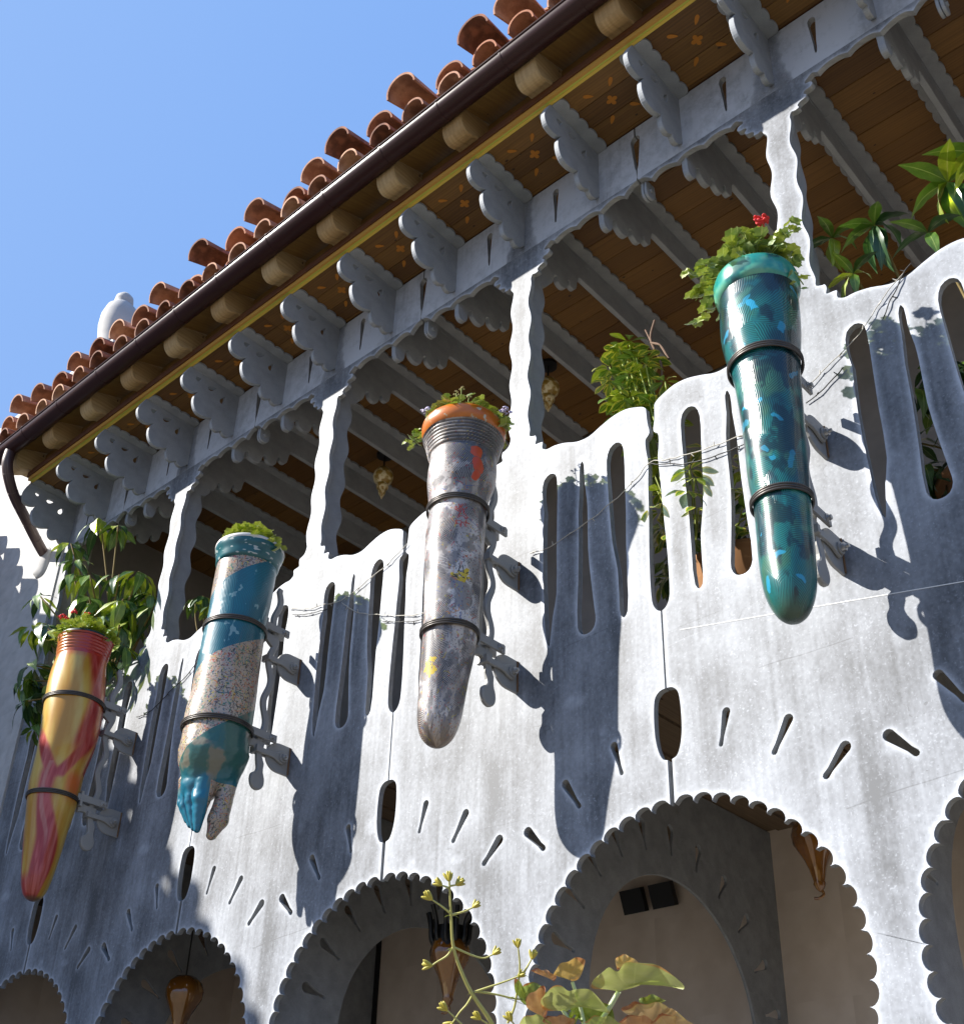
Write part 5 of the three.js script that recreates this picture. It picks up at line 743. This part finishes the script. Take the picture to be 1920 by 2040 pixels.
// ---------------------------------------------------------------- plant in the foreground: fleshy leaves and a budding stalk
{
  const t = thing('succulent_plant', 'fleshy plant with big green and rust-brown leaves and a budding flower stalk, in front', 'plant');
  const mStalk = phys({ color: new THREE.Color('#a9a55e'), roughness: 0.5 }), mBudG = phys({ color: new THREE.Color('#a89c3c'), roughness: 0.5 }), mPet = phys({ color: new THREE.Color('#b9c79a'), roughness: 0.45 });
  const main = [[4.374, -2.317, 3.789], [4.347, -2.4, 3.748], [4.323, -2.482, 3.707], [4.318, -2.547, 3.66], [4.321, -2.598, 3.617], [4.335, -2.665, 3.551], [4.36, -2.85, 3.45]].reverse();
  const br = [
    [[4.323, -2.48, 3.708], [4.341, -2.491, 3.682], [4.358, -2.5, 3.659], [4.378, -2.505, 3.637], [4.401, -2.495, 3.624]], [[4.321, -2.482, 3.708], [4.302, -2.502, 3.71], [4.274, -2.519, 3.723], [4.261, -2.528, 3.729]],
    [[4.319, -2.6, 3.618], [4.299, -2.623, 3.619], [4.278, -2.641, 3.623], [4.253, -2.668, 3.625]], [[4.327, -2.59, 3.618], [4.361, -2.577, 3.597], [4.4, -2.562, 3.572], [4.434, -2.548, 3.551]], [[4.333, -2.588, 3.614], [4.371, -2.594, 3.573], [4.407, -2.603, 3.533], [4.435, -2.605, 3.505]],
    [[4.37, -2.664, 3.52], [4.397, -2.627, 3.524], [4.413, -2.596, 3.533], [4.437, -2.546, 3.55], [4.449, -2.516, 3.562], [4.46, -2.476, 3.583]], [[4.348, -2.398, 3.749], [4.336, -2.381, 3.774], [4.32, -2.364, 3.802]], [[4.349, -2.4, 3.746], [4.378, -2.391, 3.727], [4.4, -2.38, 3.714]], [[4.445, -2.545, 3.546], [4.467, -2.518, 3.545], [4.479, -2.503, 3.545]], [[4.37, -2.33, 3.785], [4.385, -2.326, 3.772]], [[4.37, -2.335, 3.785], [4.352, -2.327, 3.797]],
    [[4.36, -2.72, 3.5], [4.30, -2.69, 3.60], [4.262, -2.64, 3.66]], [[4.34, -2.68, 3.54], [4.31, -2.655, 3.57]], [[4.40, -2.70, 3.49], [4.385, -2.66, 3.52]]];
  mesh('stalk', taperTube(main, 0.0085, 0.0028, 9, 40), mStalk, t);
  br.forEach((p) => mesh('twig', taperTube(p, 0.0036, 0.0022, 7, 14), mStalk, t));
  const bud = (c, d, s) => { const l = []; for (let k = 0; k < 6; k++) { const g = new THREE.SphereGeometry(1, 8, 6); g.scale(0.30, 1, 0.30); const a = k / 6 * 6.28; g.translate(0, 0.8, 0); g.rotateX(0.15 + 0.42 * (k % 2)); g.rotateY(a); g.scale(s, s, s); l.push(g); } const o = mesh('bud', merge(l), mBudG, t); o.position.set(...c); o.quaternion.setFromUnitVectors(UP, V3(d).normalize()); };
  for (const p of br) { const e = p[p.length - 1], q = p[p.length - 2]; bud(e, [e[0] - q[0], e[1] - q[1] + 0.012, e[2] - q[2]], rr(0.013, 0.018)); }
  bud([4.374, -2.317, 3.789], [0, 1, 0.2], 0.017);
  for (const p of [[4.347, -2.402, 3.746], [4.322, -2.484, 3.705], [4.327, -2.592, 3.616], [4.445, -2.545, 3.55], [4.41, -2.6, 3.535]]) for (const s of [-1, 1]) putLeaf(t, LG[1], mLf.lime, V3(p), new THREE.Vector3(0.74 * s, 0.25, -0.67 * s), 0.024);
  // big fan-shaped leaves: outline in the leaf's own plane, curved and rimmed
  const R3 = new THREE.Vector3(0.743, 0.029, -0.669), U3 = new THREE.Vector3(0.315, 0.866, 0.387), N3 = new THREE.Vector3(0.591, -0.498, 0.634);
  const fanTex = (a, b, rim, s) => dataTex(128, 128, (i, j) => { const n = fbm(i / 20, j / 20, s, 4), x = i / 128 - 0.5, y = j / 128; const vein = Math.abs(Math.sin(Math.atan2(x, y + 0.02) * 9)); let c = mix(a, b, n); c = mix(c, [c[0] + 26, c[1] + 24, c[2] + 20], ss(0.2, 0, vein) * 0.6); const e = Math.max(Math.hypot(x, y - 0.45) * 1.9, 0); return mix(c, rim, ss(0.96, 1.04, e + 0.12 * (n - 0.5))); });
  const mats = { green: leafMat(fanTex([186, 196, 104], [214, 218, 138], [214, 160, 84], 901), 0.65, 0.5), orange: leafMat(fanTex([226, 178, 92], [236, 204, 124], [200, 136, 76], 905), 0.6, 0.5), brown: leafMat(fanTex([182, 128, 84], [218, 174, 120], [150, 92, 56], 909), 0.4, 0.55), tan: leafMat(fanTex([210, 176, 122], [226, 202, 150], [176, 110, 66], 913), 0.55, 0.5), deep: leafMat(fanTex([120, 140, 50], [160, 174, 68], [170, 110, 50], 917), 0.6, 0.5) };
  const fan = (pts, m, bend, curl, off) => { // pts: world outline, first is the base
    const c = new THREE.Vector3(); pts.forEach((p) => c.add(V3(p))); c.multiplyScalar(1 / pts.length); const base = V3(pts[0]);
    const loc = pts.map((p) => { const d = V3(p).sub(base); return [d.dot(R3), d.dot(U3), d.dot(N3)]; });
    const xs = loc.map((p) => p[0]), ys = loc.map((p) => p[1]), x0 = Math.min(...xs), x1 = Math.max(...xs), y0 = Math.min(...ys), y1 = Math.max(...ys);
    const ring = smooth([...loc.map((p) => [p[0], p[1]]), [loc[0][0], loc[0][1]]], 5), P = [], I = [], UV = [], K = 7, n = ring.length, cx = (x0 + x1) / 2, cyy = (y0 + y1) / 2;
    for (let k = 0; k <= K; k++) for (let i = 0; i < n; i++) { const f = k / K, x = ring[i][0] * f + cx * 0.35 * (1 - f), y = ring[i][1] * f + cyy * 0.35 * (1 - f), q = Math.hypot(x - cx * 0.4, y - cyy * 0.4); const d = bend * (x * x + y * y) * 9 + curl * f * f * f * Math.sin(i / n * 2 * Math.PI * 3.5 + x * 60) * 0.012 + off; const v = base.clone().addScaledVector(R3, x).addScaledVector(U3, y).addScaledVector(N3, d); P.push(v.x, v.y, v.z); UV.push((x - x0) / (x1 - x0), (y - y0) / (y1 - y0)); void q; }
    for (let k = 0; k < K; k++) for (let i = 0; i < n - 1; i++) { const a = k * n + i, b = a + n; I.push(a, b, a + 1, a + 1, b, b + 1); }
    const g = new THREE.BufferGeometry(); g.setAttribute('position', new THREE.Float32BufferAttribute(P, 3)); g.setAttribute('uv', new THREE.Float32BufferAttribute(UV, 2)); g.setIndex(I); g.computeVertexNormals(); mesh('leaf', g, m, t);
  };
  fan([[4.694, -2.6, 3.426], [4.642, -2.584, 3.487], [4.668, -2.55, 3.485], [4.694, -2.536, 3.476], [4.709, -2.545, 3.455], [4.733, -2.522, 3.451], [4.799, -2.514, 3.396], [4.83, -2.549, 3.339], [4.825, -2.557, 3.338], [4.771, -2.561, 3.385], [4.737, -2.583, 3.399]], mats.green, 0.5, 0.6, 0);
  fan([[4.709, -2.55, 3.448], [4.715, -2.53, 3.462], [4.733, -2.515, 3.453], [4.75, -2.523, 3.432], [4.76, -2.54, 3.41]], mats.orange, -0.3, 0.5, -0.02);
  fan([[4.605, -2.579, 3.525], [4.575, -2.562, 3.566], [4.595, -2.54, 3.565], [4.625, -2.524, 3.55], [4.652, -2.518, 3.529], [4.642, -2.547, 3.515], [4.623, -2.573, 3.514]], mats.orange, 0.5, 0.8, -0.01);
  fan([[4.566, -2.648, 3.507], [4.526, -2.644, 3.548], [4.53, -2.613, 3.569], [4.554, -2.588, 3.566], [4.583, -2.574, 3.55], [4.594, -2.595, 3.523], [4.621, -2.579, 3.511], [4.644, -2.587, 3.483], [4.658, -2.629, 3.436], [4.637, -2.621, 3.463], [4.60, -2.635, 3.49]], mats.green, 0.6, 0.7, 0.012);
  fan([[4.517, -2.668, 3.537], [4.493, -2.642, 3.58], [4.498, -2.62, 3.592], [4.523, -2.595, 3.589], [4.548, -2.585, 3.574], [4.537, -2.613, 3.562], [4.532, -2.65, 3.54]], mats.brown, 0.4, 1, 0.002);
  fan([[4.72, -2.68, 3.35], [4.684, -2.634, 3.408], [4.707, -2.615, 3.402], [4.73, -2.617, 3.379], [4.777, -2.615, 3.336], [4.787, -2.624, 3.32], [4.81, -2.642, 3.285], [4.832, -2.668, 3.244], [4.80, -2.70, 3.27]], mats.tan, 0.5, 1, 0);
  fan([[4.735, -2.635, 3.372], [4.729, -2.622, 3.378], [4.754, -2.604, 3.364], [4.785, -2.618, 3.33], [4.76, -2.63, 3.345]], mats.deep, 0.3, 0.8, -0.012);
  fan([[4.571, -2.585, 3.558], [4.53, -2.555, 3.614], [4.548, -2.553, 3.598], [4.566, -2.56, 3.578], [4.58, -2.57, 3.556]], mats.brown, 0.3, 0.9, -0.02);
  fan([[4.49, -2.64, 3.58], [4.479, -2.615, 3.614], [4.493, -2.578, 3.631], [4.50, -2.596, 3.613], [4.503, -2.627, 3.592]], mats.deep, 0.3, 0.6, -0.03);
  fan([[4.50, -2.66, 3.56], [4.485, -2.64, 3.60], [4.51, -2.60, 3.60], [4.54, -2.61, 3.56], [4.535, -2.65, 3.54]], mats.deep, -0.3, 0.6, -0.04);
  fan([[4.60, -2.69, 3.46], [4.58, -2.64, 3.50], [4.63, -2.62, 3.47], [4.67, -2.64, 3.43], [4.66, -2.68, 3.41]], mats.deep, 0.3, 0.6, -0.03);
  fan([[4.72, -2.71, 3.36], [4.68, -2.66, 3.42], [4.72, -2.645, 3.39], [4.75, -2.66, 3.35], [4.76, -2.70, 3.32]], mats.brown, 0.4, 0.9, 0.012);
  fan([[4.55, -2.70, 3.50], [4.52, -2.665, 3.55], [4.56, -2.655, 3.52], [4.59, -2.67, 3.49]], mats.brown, 0.4, 0.9, 0.014);
  fan([[4.64, -2.70, 3.42], [4.60, -2.66, 3.47], [4.63, -2.648, 3.455], [4.66, -2.652, 3.425], [4.68, -2.675, 3.395], [4.67, -2.70, 3.39]], mats.green, 0.5, 0.9, 0.02);
  fan([[4.78, -2.70, 3.30], [4.74, -2.665, 3.355], [4.77, -2.64, 3.34], [4.815, -2.655, 3.285], [4.85, -2.69, 3.235], [4.82, -2.71, 3.25]], mats.tan, 0.4, 1, 0.016);
  fan([[4.50, -2.71, 3.545], [4.47, -2.68, 3.59], [4.50, -2.655, 3.58], [4.53, -2.665, 3.545], [4.54, -2.70, 3.51]], mats.green, 0.4, 0.8, 0.012);
  const stem = [[[4.694, -2.6, 3.426], [4.66, -2.64, 3.426], [4.624, -2.69, 3.431], [4.6, -2.86, 3.42]], [[4.566, -2.648, 3.517], [4.578, -2.68, 3.50], [4.59, -2.86, 3.43]], [[4.605, -2.579, 3.52], [4.60, -2.66, 3.47], [4.595, -2.86, 3.43]], [[4.52, -2.668, 3.537], [4.55, -2.72, 3.49], [4.59, -2.86, 3.43]], [[4.72, -2.68, 3.35], [4.66, -2.74, 3.38], [4.60, -2.86, 3.42]]];
  stem.forEach((p, i) => mesh('leaf_stalk', taperTube(p, i ? 0.005 : 0.007, i ? 0.007 : 0.009, 9, 16), mPet, t));
  for (let k = 0; k < 12; k++) putLeaf(t, LG[k % 3], k % 2 ? mLf.lime : mats.deep, new THREE.Vector3(4.595 + rr(-0.05, 0.05), -2.69 + rr(-0.01, 0.03), 3.46 + rr(-0.05, 0.03)), new THREE.Vector3(rr(-0.6, 0.6), 1, rr(-0.6, 0.6)), rr(0.035, 0.06));
  mesh('main_stem', taperTube([[4.6, -5.0, 3.4], [4.62, -4.0, 3.38], [4.58, -3.2, 3.42], [4.6, -2.84, 3.425]], 0.03, 0.014, 10, 20), mStalk, t);
  mesh('main_stem', taperTube([[4.5, -5.0, 3.4], [4.46, -4.0, 3.42], [4.38, -3.2, 3.44], [4.36, -2.84, 3.45]], 0.02, 0.0088, 10, 20), mStalk, t);
}
renderer.render(scene, camera);
